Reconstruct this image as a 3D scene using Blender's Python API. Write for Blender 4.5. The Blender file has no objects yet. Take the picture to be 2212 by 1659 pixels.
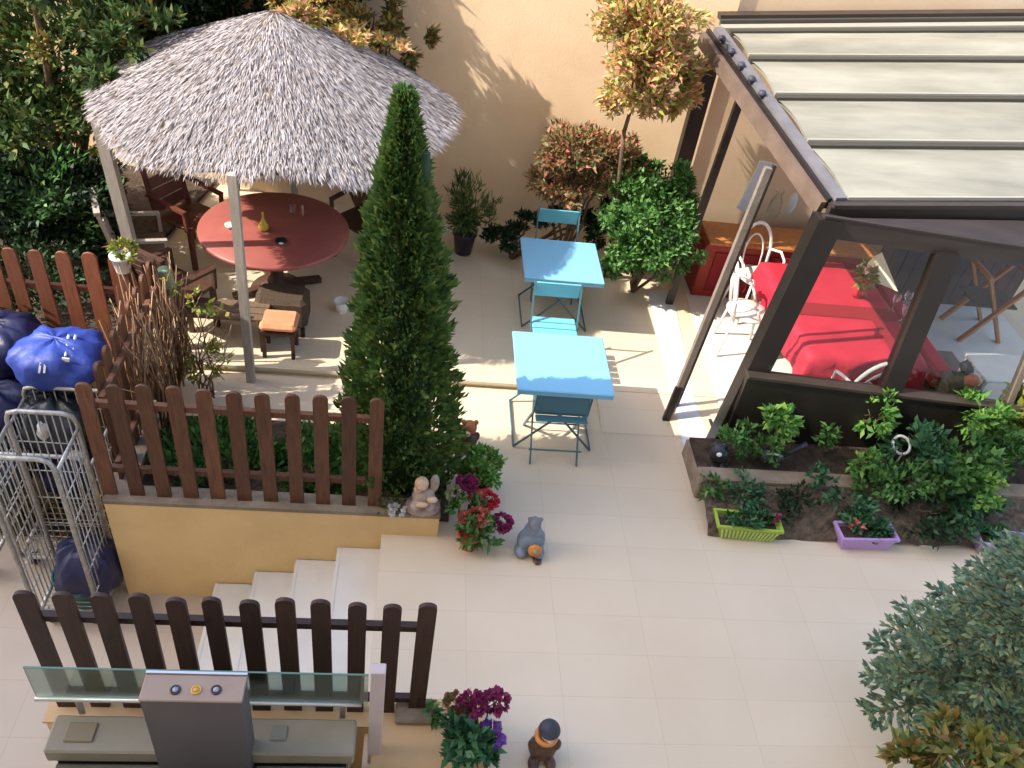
import bpy, math, random
import numpy as np
from mathutils import Vector, Matrix
R = math.radians
random.seed(7)
rng = np.random.default_rng(7)
SC = bpy.context.scene
COL = SC.collection

# ------------------------------------------------------------------ camera
CF, CPITCH, CROLL, CYAW, CH = 1818.2, 39.833, -9.650, 9.154, 4.8
def cam_axes():
    p, ro, ya = R(CPITCH), R(CROLL), R(CYAW)
    f = Vector((math.sin(ya)*math.cos(p), math.cos(ya)*math.cos(p), -math.sin(p)))
    r = Vector((math.cos(ya), -math.sin(ya), 0)); d = f.cross(r)
    return r*math.cos(ro)+d*math.sin(ro), -r*math.sin(ro)+d*math.cos(ro), f
CR, CD, CW = cam_axes()
CC = Vector((0, 0, CH))
cd = bpy.data.cameras.new('camera'); cam = bpy.data.objects.new('camera', cd); COL.objects.link(cam)
mw = Matrix.Identity(4)
for i in range(3):
    mw[i][0] = CR[i]; mw[i][1] = -CD[i]; mw[i][2] = -CW[i]; mw[i][3] = CC[i]
cam.matrix_world = mw
cd.sensor_width = 36; cd.lens = 36*CF/2212; cd.clip_start = .05; cd.clip_end = 500
SC.camera = cam
def ray(x, y): return CR*((x-1106)/CF)+CD*((y-829.5)/CF)+CW
def at(x, y, z=0.0):
    v = ray(x, y); return CC+v*((z-CH)/v.z)
def atY(x, y, Y):
    v = ray(x, y); return CC+v*(Y/v.y)
def prj(p):
    q = Vector(p)-CC; c = q.dot(CW); return 1106+CF*q.dot(CR)/c, 829.5+CF*q.dot(CD)/c, c

# ------------------------------------------------------------------ light
SUN = Vector((1, .2, -.95)).normalized()       # the way the sunlight travels
el = math.asin(-SUN.z); az = math.atan2(-SUN.x, -SUN.y)
w = bpy.data.worlds.new('World'); SC.world = w; w.use_nodes = True
nt = w.node_tree; bgn = nt.nodes['Background']
sky = nt.nodes.new('ShaderNodeTexSky'); sky.sky_type = 'NISHITA'; sky.sun_disc = False
sky.sun_elevation = el; sky.sun_rotation = az; sky.dust_density = 2.0
nt.links.new(sky.outputs[0], bgn.inputs[0]); bgn.inputs[1].default_value = .15
sl = bpy.data.lights.new('sun', 'SUN'); sl.energy = 2.2; sl.angle = R(.5); sl.color = (1, .93, .80)
so = bpy.data.objects.new('sun', sl); COL.objects.link(so); so.rotation_euler = SUN.to_track_quat('-Z', 'Y').to_euler()
so.location = (-10, 0, 20)
SC.view_settings.view_transform = 'Standard'; SC.view_settings.look = 'None'; SC.view_settings.gamma = 1
SC.view_settings.exposure = 1.92

# ------------------------------------------------------------------ materials
def mat(name, col, rough=.7, col2=None, scale=8, bump=0, bscale=None, metal=0, island=None, spec=.4, trans=0, detail=4, stretch=None, objrand=0):
    m = bpy.data.materials.new(name); m.use_nodes = True; n = m.node_tree; b = n.nodes['Principled BSDF']
    b.inputs['Roughness'].default_value = rough; b.inputs['Metallic'].default_value = metal
    b.inputs['Specular IOR Level'].default_value = spec
    b.inputs['Base Color'].default_value = (*col, 1)
    tc = n.nodes.new('ShaderNodeTexCoord'); src = tc.outputs['Object']
    if stretch:
        mp = n.nodes.new('ShaderNodeMapping'); mp.inputs['Scale'].default_value = stretch; n.links.new(src, mp.inputs[0]); src = mp.outputs[0]
    if col2:
        t = n.nodes.new('ShaderNodeTexNoise'); t.inputs['Scale'].default_value = scale; t.inputs['Detail'].default_value = detail; t.inputs['Roughness'].default_value = .6
        n.links.new(src, t.inputs['Vector'])
        r = n.nodes.new('ShaderNodeValToRGB'); r.color_ramp.elements[0].position = .32; r.color_ramp.elements[1].position = .68
        r.color_ramp.elements[0].color = (*col, 1); r.color_ramp.elements[1].color = (*col2, 1)
        n.links.new(t.outputs[0], r.inputs[0]); n.links.new(r.outputs[0], b.inputs['Base Color'])
    if island:
        g = n.nodes.new('ShaderNodeNewGeometry'); r = n.nodes.new('ShaderNodeValToRGB'); cr = r.color_ramp
        k = len(island); cr.elements[0].color = (*island[0], 1); cr.elements[0].position = 0
        cr.elements[1].color = (*island[-1], 1); cr.elements[1].position = 1
        for i in range(1, k-1):
            e = cr.elements.new(i/(k-1)); e.color = (*island[i], 1)
        n.links.new(g.outputs['Random Per Island'], r.inputs[0]); n.links.new(r.outputs[0], b.inputs['Base Color'])
    if objrand:
        oi = n.nodes.new('ShaderNodeObjectInfo'); mr = n.nodes.new('ShaderNodeMapRange'); mr.inputs[3].default_value = 1-objrand; mr.inputs[4].default_value = 1+objrand
        n.links.new(oi.outputs['Random'], mr.inputs[0]); hv = n.nodes.new('ShaderNodeHueSaturation'); n.links.new(mr.outputs[0], hv.inputs['Value'])
        l = b.inputs['Base Color'].links[0]; n.links.new(l.from_socket, hv.inputs['Color']); n.links.new(hv.outputs[0], b.inputs['Base Color'])
    if bump:
        t2 = n.nodes.new('ShaderNodeTexNoise'); t2.inputs['Scale'].default_value = bscale or scale*4; t2.inputs['Detail'].default_value = 5
        n.links.new(src, t2.inputs['Vector'])
        bp = n.nodes.new('ShaderNodeBump'); bp.inputs['Strength'].default_value = bump; bp.inputs['Distance'].default_value = .02
        n.links.new(t2.outputs[0], bp.inputs['Height']); n.links.new(bp.outputs[0], b.inputs['Normal'])
    if trans:
        tr = n.nodes.new('ShaderNodeBsdfTranslucent'); mx = n.nodes.new('ShaderNodeMixShader'); mx.inputs[0].default_value = trans
        tr.inputs[0].default_value = (*col, 1)
        if island: n.links.new(r.outputs[0], tr.inputs[0])
        n.links.new(b.outputs[0], mx.inputs[1]); n.links.new(tr.outputs[0], mx.inputs[2]); n.links.new(mx.outputs[0], n.nodes['Material Output'].inputs[0])
    return m
def glass(name, tint=(.93, .97, .95), refl=.12):
    m = bpy.data.materials.new(name); m.use_nodes = True; n = m.node_tree; n.nodes.remove(n.nodes['Principled BSDF'])
    t = n.nodes.new('ShaderNodeBsdfTransparent'); t.inputs[0].default_value = (*tint, 1)
    g = n.nodes.new('ShaderNodeBsdfGlossy'); g.inputs['Roughness'].default_value = .03
    lw = n.nodes.new('ShaderNodeLayerWeight'); lw.inputs[0].default_value = .25
    mm = n.nodes.new('ShaderNodeMath'); mm.operation = 'MULTIPLY_ADD'; mm.inputs[1].default_value = .6; mm.inputs[2].default_value = refl*.4
    n.links.new(lw.outputs['Fresnel'], mm.inputs[0])
    mx = n.nodes.new('ShaderNodeMixShader'); n.links.new(mm.outputs[0], mx.inputs[0]); n.links.new(t.outputs[0], mx.inputs[1]); n.links.new(g.outputs[0], mx.inputs[2])
    n.links.new(mx.outputs[0], n.nodes['Material Output'].inputs[0]); return m
def tile_mat(name, c1, c2, grout, size=(.6, .6), rough=.35, off=(0, 0)):
    m = bpy.data.materials.new(name); m.use_nodes = True; n = m.node_tree; b = n.nodes['Principled BSDF']
    tc = n.nodes.new('ShaderNodeTexCoord'); mp = n.nodes.new('ShaderNodeMapping'); mp.inputs['Location'].default_value = (off[0], off[1], 0)
    n.links.new(tc.outputs['Object'], mp.inputs[0])
    br = n.nodes.new('ShaderNodeTexBrick'); br.offset = 0; br.inputs['Scale'].default_value = 1
    br.inputs['Brick Width'].default_value = size[0]; br.inputs['Row Height'].default_value = size[1]; br.inputs['Mortar Size'].default_value = .0025
    br.inputs['Mortar Smooth'].default_value = .3
    br.inputs['Color1'].default_value = (1, 1, 1, 1); br.inputs['Color2'].default_value = (.965, .965, .965, 1); br.inputs['Mortar'].default_value = (*grout, 1)
    n.links.new(mp.outputs[0], br.inputs['Vector'])
    t = n.nodes.new('ShaderNodeTexNoise'); t.inputs['Scale'].default_value = 1.3; t.inputs['Detail'].default_value = 6; n.links.new(mp.outputs[0], t.inputs[0])
    r = n.nodes.new('ShaderNodeValToRGB'); r.color_ramp.elements[0].position = .3; r.color_ramp.elements[1].position = .7
    r.color_ramp.elements[0].color = (*c1, 1); r.color_ramp.elements[1].color = (*c2, 1); n.links.new(t.outputs[0], r.inputs[0])
    mx = n.nodes.new('ShaderNodeMixRGB'); mx.blend_type = 'MULTIPLY'; mx.inputs[0].default_value = 1
    n.links.new(r.outputs[0], mx.inputs[1]); n.links.new(br.outputs[0], mx.inputs[2]); n.links.new(mx.outputs[0], b.inputs['Base Color'])
    b.inputs['Roughness'].default_value = rough; b.inputs['Specular IOR Level'].default_value = .35
    t3 = n.nodes.new('ShaderNodeTexNoise'); t3.inputs['Scale'].default_value = 3; r3 = n.nodes.new('ShaderNodeMapRange'); r3.inputs[3].default_value = rough-.1; r3.inputs[4].default_value = rough+.25
    n.links.new(mp.outputs[0], t3.inputs[0]); n.links.new(t3.outputs[0], r3.inputs[0]); n.links.new(r3.outputs[0], b.inputs['Roughness'])
    return m
M = {}
M['tile'] = tile_mat('patio_tile', (.63, .505, .365), (.69, .565, .42), (.88, .85, .82), (.6, .3), off=(.12, 0))
M['tile2'] = tile_mat('terrace_tile', (.60, .505, .36), (.66, .56, .42), (.86, .82, .78), (.33, .33))
M['tile3'] = tile_mat('yard_tile', (.50, .40, .305), (.56, .45, .35), (.84, .8, .78), (.4, .4))
M['marble'] = mat('threshold_marble', (.56, .6, .68), .25, (.66, .69, .74), 5)
M['stair'] = mat('stair_stone', (.62, .58, .52), .5, (.68, .64, .58), 4)
M['stucco'] = mat('yellow_stucco', (.70, .48, .23), .9, (.82, .58, .285), 1.8, .25, 60, detail=9)
M['stucco2'] = mat('wall_stucco', (.75, .53, .33), .9, (.85, .64, .43), 1.1, .12, 50, detail=8)
M['facade'] = mat('facade_plaster', (.84, .72, .55), .9, (.86, .75, .6), 2)
M['soil'] = mat('soil', (.035, .022, .014), .95, (.09, .06, .04), 14, .8, 60)
M['kerb'] = mat('kerb_stone', (.20, .15, .105), .9, (.30, .235, .17), 7, .4, 40)
M['rubble'] = mat('bed_rubble', (.06, .045, .03), .95, (.16, .11, .075), 22, 1, 40)
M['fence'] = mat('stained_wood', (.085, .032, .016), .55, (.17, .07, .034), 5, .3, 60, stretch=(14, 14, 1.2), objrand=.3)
M['fence_orange'] = mat('sunlit_stained_wood', (.15, .048, .022), .55, (.23, .08, .038), 5, .3, 60, stretch=(14, 14, 1.2), objrand=.3)  # brown fence wood turned orange, sunlight put into the colour
M['fence_dark'] = mat('shaded_stained_wood', (.030, .012, .008), .55, (.055, .023, .015), 5, .3, 60, stretch=(14, 14, 1.2), objrand=.3)  # front fence's building shade put into the colour; the side post shares it
M['pole'] = mat('weathered_pole', (.34, .29, .25), .8, (.46, .40, .35), 6, .3, 60, stretch=(6, 6, 1))
M['pole_d'] = mat('brown_pole', (.12, .075, .045), .8, (.17, .11, .07), 6, .3, 60, stretch=(6, 6, 1))
M['bark'] = mat('bark', (.10, .06, .035), .9, (.17, .11, .07), 12, .6, 60)
M['thatch'] = mat('thatch_straw', (.5, .45, .42), .85, island=[(.13, .10, .09), (.29, .25, .25), (.36, .325, .33), (.40, .365, .375), (.44, .41, .42), (.33, .285, .28)])
M['under'] = mat('thatch_under', (.24, .15, .08), .95, (.33, .22, .12), 12, .8, 80)
M['reed'] = mat('dry_reed', (.4, .26, .14), .8, island=[(.09, .04, .02), (.20, .10, .05), (.32, .18, .10), (.46, .31, .18), (.14, .06, .03)])
M['redtable'] = mat('red_painted_top', (.27, .075, .065), .4, (.32, .095, .08), 5, .05, 30)
M['wood_brown'] = mat('brown_wood', (.05, .02, .012), .6, (.08, .035, .02), 6, .2, 50, stretch=(6, 6, 1))
M['wicker'] = mat('dark_wicker', (.05, .032, .02), .8, (.10, .065, .04), 60, .8, 120)
M['terra'] = mat('terracotta_cushion', (.52, .20, .10), .8, (.60, .26, .14), 9, .2, 60)
M['blue_t'] = mat('blue_enamel', (.20, .46, .67), .42)
M['blue_c'] = mat('turquoise_enamel', (.15, .46, .58), .42)
M['blue_m'] = mat('blue_grey_metal', (.06, .15, .19), .45)
M['per_dark'] = mat('dark_aluminium', (.013, .009, .0075), .42, (.019, .014, .011), 3)
M['per_mid'] = mat('brown_aluminium', (.032, .022, .018), .5, (.046, .033, .027), 3, stretch=(1, 5, 5))
M['per_lit'] = mat('sunlit_brown_rail', (.12, .08, .06), .55, (.165, .115, .09), 5)  # lighter rose copy of the brown metal, sunlight put into the colour
M['per_grey'] = mat('grey_rail', (.12, .11, .12), .6, (.17, .16, .17), 5)
M['slat'] = mat('pergola_fabric', (.18, .17, .135), .5, (.30, .285, .23), 1.6, .15, 12, stretch=(.5, 2.5, 1))
M['slat_lip'] = mat('slat_lip', (.32, .30, .25), .5)
M['slat_dark'] = mat('slat_gap', (.05, .045, .035), .6)
M['black'] = mat('black_plastic', (.012, .012, .016), .4, (.022, .022, .028), 6)
M['navy'] = mat('navy_bag', (.012, .013, .05), .45, (.02, .022, .075), 8, .5, 12)
M['blackbag'] = mat('black_bag', (.010, .012, .018), .28, (.03, .032, .04), 6, .9, 9)
M['bluebag'] = mat('blue_bag', (.02, .045, .27), .5, (.04, .075, .36), 5, .9, 7)
M['teal'] = mat('teal_sack', (.02, .10, .09), .5, (.035, .15, .13), 8, .5, 12)
M['white'] = mat('white_paint', (.78, .77, .74), .5, (.72, .71, .68), 8)
M['paper'] = mat('cream_card', (.70, .66, .50), .7, (.74, .70, .55), 9)
M['steel'] = mat('galvanised_steel', (.30, .29, .26), .45, (.52, .50, .47), 30, metal=.5)
M['chrome'] = mat('brushed_steel', (.62, .60, .58), .3, metal=.8)
M['panelgrey'] = mat('grey_panel', (.085, .078, .08), .5, (.10, .09, .09), 2)
M['panelcap'] = mat('taupe_cap', (.30, .205, .15), .4, (.34, .24, .18), 4)
M['counter'] = mat('taupe_counter', (.22, .19, .13), .5, (.26, .22, .16), 4, .1, 20)
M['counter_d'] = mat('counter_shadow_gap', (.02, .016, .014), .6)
M['amber'] = mat('amber_lens', (.55, .30, .06), .2)
M['dialgrey'] = mat('grey_dial', (.32, .30, .34), .3)
M['dialblack'] = mat('dial_bezel', (.03, .025, .03), .3)
M['pinkpost'] = mat('pale_pink_post', (.52, .43, .42), .5, (.58, .48, .46), 3)
M['redcloth'] = mat('red_cloth', (.38, .012, .032), .75, (.44, .018, .042), 5, .2, 25)
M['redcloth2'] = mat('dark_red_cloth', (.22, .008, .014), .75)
M['redwall'] = mat('dark_red_panel', (.22, .018, .012), .6, (.30, .03, .018), 6, .1, 20)
M['orangewood'] = mat('orange_wood', (.34, .12, .035), .5, (.42, .17, .05), 5, .1, 40, stretch=(5, 5, 1))
M['greywood'] = mat('grey_deck_wood', (.16, .125, .10), .6, (.21, .17, .14), 5, .2, 40)
M['cushion'] = mat('white_cushion', (.62, .60, .55), .9, (.68, .66, .61), 9, .2, 30)
M['clearglass'] = glass('clear_glass')
M['greenglass'] = glass('green_edge_glass', (.80, .90, .86), .15)
M['wineglass'] = glass('wine_glass', (.9, .9, .92), .4)
M['yellowpot'] = mat('yellow_ceramic', (.50, .36, .05), .35)
M['limepot'] = mat('lime_plastic', (.30, .42, .05), .45, (.34, .46, .07), 6)
M['purplepot'] = mat('purple_plastic', (.42, .25, .52), .45, (.46, .29, .56), 6)
M['lilacpot'] = mat('lilac_plastic', (.50, .42, .70), .45)
M['redpot'] = mat('red_clay_pot', (.42, .05, .03), .6, (.50, .08, .05), 12)
M['blackpot'] = mat('black_pot', (.03, .025, .04), .45)
M['greypot'] = mat('mauve_clay', (.30, .22, .22), .8, (.36, .27, .27), 10)
M['stone'] = mat('figurine_stone', (.30, .22, .20), .85, (.46, .36, .30), 14, .4, 40)
M['skin'] = mat('figurine_cream', (.55, .38, .24), .7, (.60, .42, .28), 14)
M['bluegrey'] = mat('slate_blue_glaze', (.10, .14, .19), .35, (.22, .26, .32), 12, .2, 30)
M['orange'] = mat('orange_glaze', (.60, .20, .04), .4, (.66, .28, .08), 20)
M['brownfig'] = mat('dark_brown_glaze', (.05, .025, .015), .4, (.11, .05, .03), 12)
M['bearfig'] = mat('rust_brown_glaze', (.30, .09, .03), .5, (.36, .13, .05), 12)
M['darkfig'] = mat('slate_figure', (.03, .03, .04), .6, (.06, .06, .09), 12)
def leafm(name, cols, rough=.5, trans=.25): return mat(name, cols[0], rough, island=cols, trans=trans, spec=.35)
M['lf_dark'] = leafm('leaf_dark', [(.02, .05, .013), (.035, .085, .02), (.07, .13, .035), (.13, .18, .05), (.28, .28, .08)])
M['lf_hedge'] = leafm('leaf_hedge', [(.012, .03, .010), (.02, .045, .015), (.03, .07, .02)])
M['lf_mix'] = leafm('leaf_yellow_green', [(.03, .06, .015), (.10, .16, .03), (.34, .30, .06), (.05, .09, .02), (.45, .28, .10), (.14, .2, .05)])
M['lf_orange'] = leafm('leaf_photinia', [(.74, .30, .18), (.66, .40, .14), (.40, .42, .09), (.18, .26, .05), (.82, .42, .30), (.62, .36, .14), (.28, .34, .07)])
M['lf_olive'] = leafm('leaf_olive', [(.10, .12, .025), (.20, .18, .04), (.34, .24, .07), (.07, .09, .02), (.42, .18, .07)])
M['lf_red'] = leafm('leaf_red', [(.06, .10, .03), (.12, .16, .05), (.42, .15, .09), (.50, .20, .13), (.10, .14, .04), (.28, .17, .07)])
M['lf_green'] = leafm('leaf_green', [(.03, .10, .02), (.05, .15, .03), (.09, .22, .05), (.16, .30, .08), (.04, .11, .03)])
M['lf_cyp'] = leafm('leaf_cypress', [(.045, .11, .028), (.075, .16, .04), (.11, .21, .05), (.20, .25, .055), (.045, .10, .03)], .6, .35)
M['lf_spruce'] = leafm('leaf_spruce', [(.05, .11, .06), (.10, .19, .11), (.18, .28, .17), (.30, .35, .17), (.20, .20, .08), (.08, .14, .09)], .5)
M['lf_yel'] = leafm('leaf_yellowish', [(.16, .22, .03), (.30, .30, .05), (.10, .18, .03), (.42, .30, .07), (.22, .30, .06)])
M['lf_yel2'] = leafm('leaf_olive_yellow', [(.05, .09, .02), (.16, .18, .03), (.26, .22, .04), (.09, .13, .03), (.30, .16, .04), (.04, .07, .02)])
M['lf_bright'] = leafm('leaf_bright', [(.05, .16, .03), (.10, .26, .05), (.17, .36, .08), (.28, .42, .08)])
M['lf_teal'] = leafm('leaf_blue_green', [(.025, .09, .035), (.05, .15, .06), (.10, .22, .10)])
M['pt_red'] = leafm('petal_red', [(.50, .03, .06), (.60, .06, .10), (.42, .02, .05)])
M['pt_pink'] = leafm('petal_salmon', [(.62, .16, .12), (.68, .24, .18), (.55, .10, .10)])
M['pt_purple'] = leafm('petal_purple', [(.20, .07, .40), (.30, .13, .52), (.26, .05, .30)])
M['pt_magenta'] = leafm('petal_magenta', [(.28, .03, .12), (.34, .05, .16), (.22, .02, .08)])
M['pt_white'] = leafm('petal_white', [(.7, .68, .66), (.6, .6, .58)])
M['pt_cream'] = leafm('petal_cream', [(.50, .48, .32), (.42, .44, .26)])

# ------------------------------------------------------------------ mesh builder
OFF = {}
class MB:
    def __init__(s): s.v = []; s.f = []; s.mi = []; s.m = 0; s.sm = []; s.smooth = False
    def add(s, vs, fs):
        b = len(s.v); s.v += [tuple(v) for v in vs]
        for f in fs: s.f.append([b+i for i in f]); s.mi.append(s.m); s.sm.append(s.smooth)
        return s
    def box(s, c, size, rot=None, ax=None):
        hx, hy, hz = [q/2 for q in size]; c = Vector(c)
        mt = rot if rot is not None else Matrix.Identity(3)
        vs = [c+mt@Vector((x, y, z)) for z in (-hz, hz) for y in (-hy, hy) for x in (-hx, hx)]
        return s.add(vs, [(0, 2, 3, 1), (4, 5, 7, 6), (0, 1, 5, 4), (2, 6, 7, 3), (0, 4, 6, 2), (1, 3, 7, 5)])
    def bx(s, x0, x1, y0, y1, z0, z1): return s.box(((x0+x1)/2, (y0+y1)/2, (z0+z1)/2), (x1-x0, y1-y0, z1-z0))
    def bbox(s, x0, x1, y0, y1, z0, z1, b=.01):      # box with chamfered edges
        vs = []; 
        cx, cy, cz, hx, hy, hz = (x0+x1)/2, (y0+y1)/2, (z0+z1)/2, (x1-x0)/2, (y1-y0)/2, (z1-z0)/2
        rings = [(hx-b, hy-b, -hz), (hx, hy, -hz+b), (hx, hy, hz-b), (hx-b, hy-b, hz)]
        fs = []
        for k, (a, c, z) in enumerate(rings):
            q = b if k in (1, 2) else b*.4
            vs += [(cx+px, cy+py, cz+z) for px, py in ((-a+q, -c), (a-q, -c), (a, -c+q), (a, c-q), (a-q, c), (-a+q, c), (-a, c-q), (-a, -c+q))]
        for k in range(3):
            for i in range(8):
                j = (i+1) % 8; fs.append((k*8+i, k*8+j, k*8+8+j, k*8+8+i))
        fs.append(tuple(range(7, -1, -1))); fs.append(tuple(range(24, 32)))
        return s.add(vs, fs)
    def bar(s, p0, p1, wd, th, up=(0, 0, 1)):
        p0, p1 = Vector(p0), Vector(p1); d = (p1-p0).normalized(); u = Vector(up)
        if abs(d.dot(u)) > .98: u = Vector((0, 1, 0))
        a = d.cross(u).normalized(); b = a.cross(d).normalized()
        vs = [p+a*(sx*wd/2)+b*(sy*th/2) for p in (p0, p1) for sx, sy in ((-1, -1), (1, -1), (1, 1), (-1, 1))]
        return s.add(vs, [(0, 1, 2, 3), (7, 6, 5, 4), (0, 4, 5, 1), (1, 5, 6, 2), (2, 6, 7, 3), (3, 7, 4, 0)])
    def tube(s, pts, r, seg=8, cap=True):
        pts = [Vector(p) for p in pts]; n = len(pts); rs = r if isinstance(r, (list, tuple)) else [r]*n
        d0 = (pts[1]-pts[0]).normalized(); a = d0.orthogonal().normalized(); vs = []; o = s.smooth; s.smooth = True
        for i, p in enumerate(pts):
            d = (pts[min(i+1, n-1)]-pts[max(i-1, 0)]).normalized(); a = (a-d*a.dot(d)).normalized(); b = d.cross(a)
            for k in range(seg):
                t = 2*math.pi*k/seg; vs.append(p+(a*math.cos(t)+b*math.sin(t))*rs[i])
        fs = [(i*seg+k, i*seg+(k+1) % seg, (i+1)*seg+(k+1) % seg, (i+1)*seg+k) for i in range(n-1) for k in range(seg)]
        if cap: fs += [tuple(range(seg-1, -1, -1)), tuple((n-1)*seg+k for k in range(seg))]
        s.add(vs, fs); s.smooth = o; return s
    def lathe(s, prof, c, seg=24, sx=1, sy=1, cap=True, lobes=0, amp=0):
        c = Vector(c); vs = []; n = len(prof); o = s.smooth; s.smooth = True
        for r, z in prof:
            for k in range(seg):
                t = 2*math.pi*k/seg; q = r*(1+amp*math.cos(lobes*t)) if lobes else r
                vs.append(c+Vector((q*sx*math.cos(t), q*sy*math.sin(t), z)))
        fs = [(i*seg+k, i*seg+(k+1) % seg, (i+1)*seg+(k+1) % seg, (i+1)*seg+k) for i in range(n-1) for k in range(seg)]
        if cap: fs += [tuple(range(seg-1, -1, -1)), tuple((n-1)*seg+k for k in range(seg))]
        s.add(vs, fs); s.smooth = o; return s
    def ball(s, c, r, seg=12, rings=8, noise=0, sc=(1, 1, 1), rot=None):
        c = Vector(c); vs = []; o = s.smooth; s.smooth = True; mt = rot or Matrix.Identity(3)
        for i in range(rings+1):
            ph = math.pi*i/rings
            for k in range(seg):
                t = 2*math.pi*k/seg; q = r*(1+random.uniform(-noise, noise))
                vs.append(c+mt@Vector((q*sc[0]*math.sin(ph)*math.cos(t), q*sc[1]*math.sin(ph)*math.sin(t), q*sc[2]*math.cos(ph))))
        fs = [(i*seg+k, (i+1)*seg+k, (i+1)*seg+(k+1) % seg, i*seg+(k+1) % seg) for i in range(rings) for k in range(seg)]
        s.add(vs, fs); s.smooth = o; return s
    def prism(s, poly, z0, z1):
        n = len(poly); vs = [(x, y, z0) for x, y in poly]+[(x, y, z1) for x, y in poly]
        fs = [tuple(range(n-1, -1, -1)), tuple(range(n, 2*n))]+[(i, (i+1) % n, n+(i+1) % n, n+i) for i in range(n)]
        return s.add(vs, fs)
    def build(s, name, mats, parent=None):
        o = Vector(OFF.get(parent.name, (0, 0, 0))) if parent else Vector((0, 0, 0))
        me = bpy.data.meshes.new(name); me.from_pydata([(v[0]-o.x, v[1]-o.y, v[2]-o.z) for v in s.v], [], s.f)
        if not isinstance(mats, (list, tuple)): mats = [mats]
        for m in mats: me.materials.append(M[m] if isinstance(m, str) else m)
        me.polygons.foreach_set('material_index', s.mi); me.polygons.foreach_set('use_smooth', s.sm)
        me.update()
        ob = bpy.data.objects.new(name, me); COL.objects.link(ob)
        if parent: ob.parent = parent; OFF[ob.name] = tuple(o)
        return ob
def tag(o, label=None, cat=None, group=None, kind=None):
    if label: o['label'] = label
    if cat: o['category'] = cat
    if group: o['group'] = group
    if kind: o['kind'] = kind
    return o
def thing(name, label, cat, loc, group=None):
    o = bpy.data.objects.new(name, None); COL.objects.link(o); o.location = loc; o.empty_display_size = .1
    OFF[o.name] = tuple(loc); return tag(o, label, cat, group)
def struct(name, mb, m): return tag(mb.build(name, m), kind='structure')
def copy_tree(o, dloc, label):
    c = o.copy(); COL.objects.link(c); c.location = Vector(o.location)+Vector(dloc)
    if label: c['label'] = label
    def rec(a, b):
        for ch in [x for x in COL.objects if x.parent == a]:
            d = ch.copy(); COL.objects.link(d); d.parent = b; rec(ch, d)
    rec(o, c); return c
def rounded_board(mb, c, wd, th, h, face='y', tilt=0, flat=False):
    """vertical picket with a rounded head; c = foot centre"""
    c = Vector(c); n = 8; prof = [(-wd/2, 0), (wd/2, 0), (wd/2, h-wd*.42)]
    for i in range(1, n): 
        t = math.pi*i/n; prof.append((wd/2*math.cos(t), h-wd*.42+wd*.42*math.sin(t)))
    prof.append((-wd/2, h-wd*.42)); k = len(prof); vs = []
    for sgn in (-1, 1):
        for x, z in prof:
            x2 = x+z*tilt
            vs.append(c+(Vector((x2, sgn*th/2, z)) if face == 'y' else Vector((sgn*th/2, x2, z))))
    fs = [tuple(range(k)), tuple(range(2*k-1, k-1, -1))]+[(i, k+i, k+(i+1) % k, (i+1) % k) for i in range(k)]
    return mb.add(vs, fs)

# ------------------------------------------------------------------ foliage
def leaf_mesh(name, pos, dirs, nrm, L, W, m, parent, fold=.25):
    n = len(pos); off = np.array(OFF.get(parent.name, (0, 0, 0))) if parent else np.zeros(3)
    d = dirs/np.linalg.norm(dirs, axis=1)[:, None]; sde = np.cross(d, nrm); sde /= (np.linalg.norm(sde, axis=1)[:, None]+1e-9); up = np.cross(sde, d)
    L = np.broadcast_to(L, (n,))[:, None]; W = np.broadcast_to(W, (n,))[:, None]
    p = pos-off; v = np.empty((n, 4, 3))
    v[:, 0] = p; v[:, 1] = p+d*L*.45+sde*W/2+up*W*fold; v[:, 2] = p+d*L; v[:, 3] = p+d*L*.45-sde*W/2+up*W*fold
    me = bpy.data.meshes.new(name); me.vertices.add(4*n); me.vertices.foreach_set('co', v.ravel())
    me.loops.add(4*n); me.loops.foreach_set('vertex_index', np.arange(4*n)); me.polygons.add(n)
    me.polygons.foreach_set('loop_start', np.arange(n)*4); me.polygons.foreach_set('loop_total', np.full(n, 4))
    me.update(calc_edges=True); me.materials.append(M[m]); 
    ob = bpy.data.objects.new(name, me); COL.objects.link(ob)
    if parent: ob.parent = parent; OFF[ob.name] = tuple(off)
    return ob
def unit(n): 
    a = rng.normal(size=(n, 3)); return a/np.linalg.norm(a, axis=1)[:, None]
def cloud(blobs, n, clumps=40, cr=.22, inner=.35):
    """points in clumps spread through ellipsoids; returns pos, outward dir"""
    vol = np.array([b[1][0]*b[1][1]*b[1][2] for b in blobs])**.67; vol /= vol.sum(); P = []; D = []
    for (c, r), v in zip(blobs, vol):
        c = np.array(c, float); r = np.array(r, float); k = max(6, int(clumps*v)); nn = int(n*v)
        cd_ = unit(k); rad = inner+(1-inner)*rng.random(k)**.6*rng.uniform(.82, 1.08, k); cc = cd_*rad[:, None]
        idx = rng.integers(0, k, nn); q = cc[idx]+unit(nn)*(cr*rng.random(nn)**.45)[:, None]
        P.append(c+q*r); o = q/(np.linalg.norm(q, axis=1)[:, None]+1e-6); D.append(o)
    return np.vstack(P), np.vstack(D)
def crown(name, blobs, n, L, m, parent, clumps=40, cr=.22, up=.3, asp=.45, inner=.35, jit=.8):
    P, D = cloud(blobs, n, clumps, cr, inner); k = len(P)
    d = D*.7+unit(k)*jit; d[:, 2] += up; nr = D*.5+unit(k)*.6+np.array([0, 0, .7])
    return leaf_mesh(name, P, d, nr, L*rng.uniform(.5, 1.5, k), L*asp*rng.uniform(.7, 1.2, k), m, parent)
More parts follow.
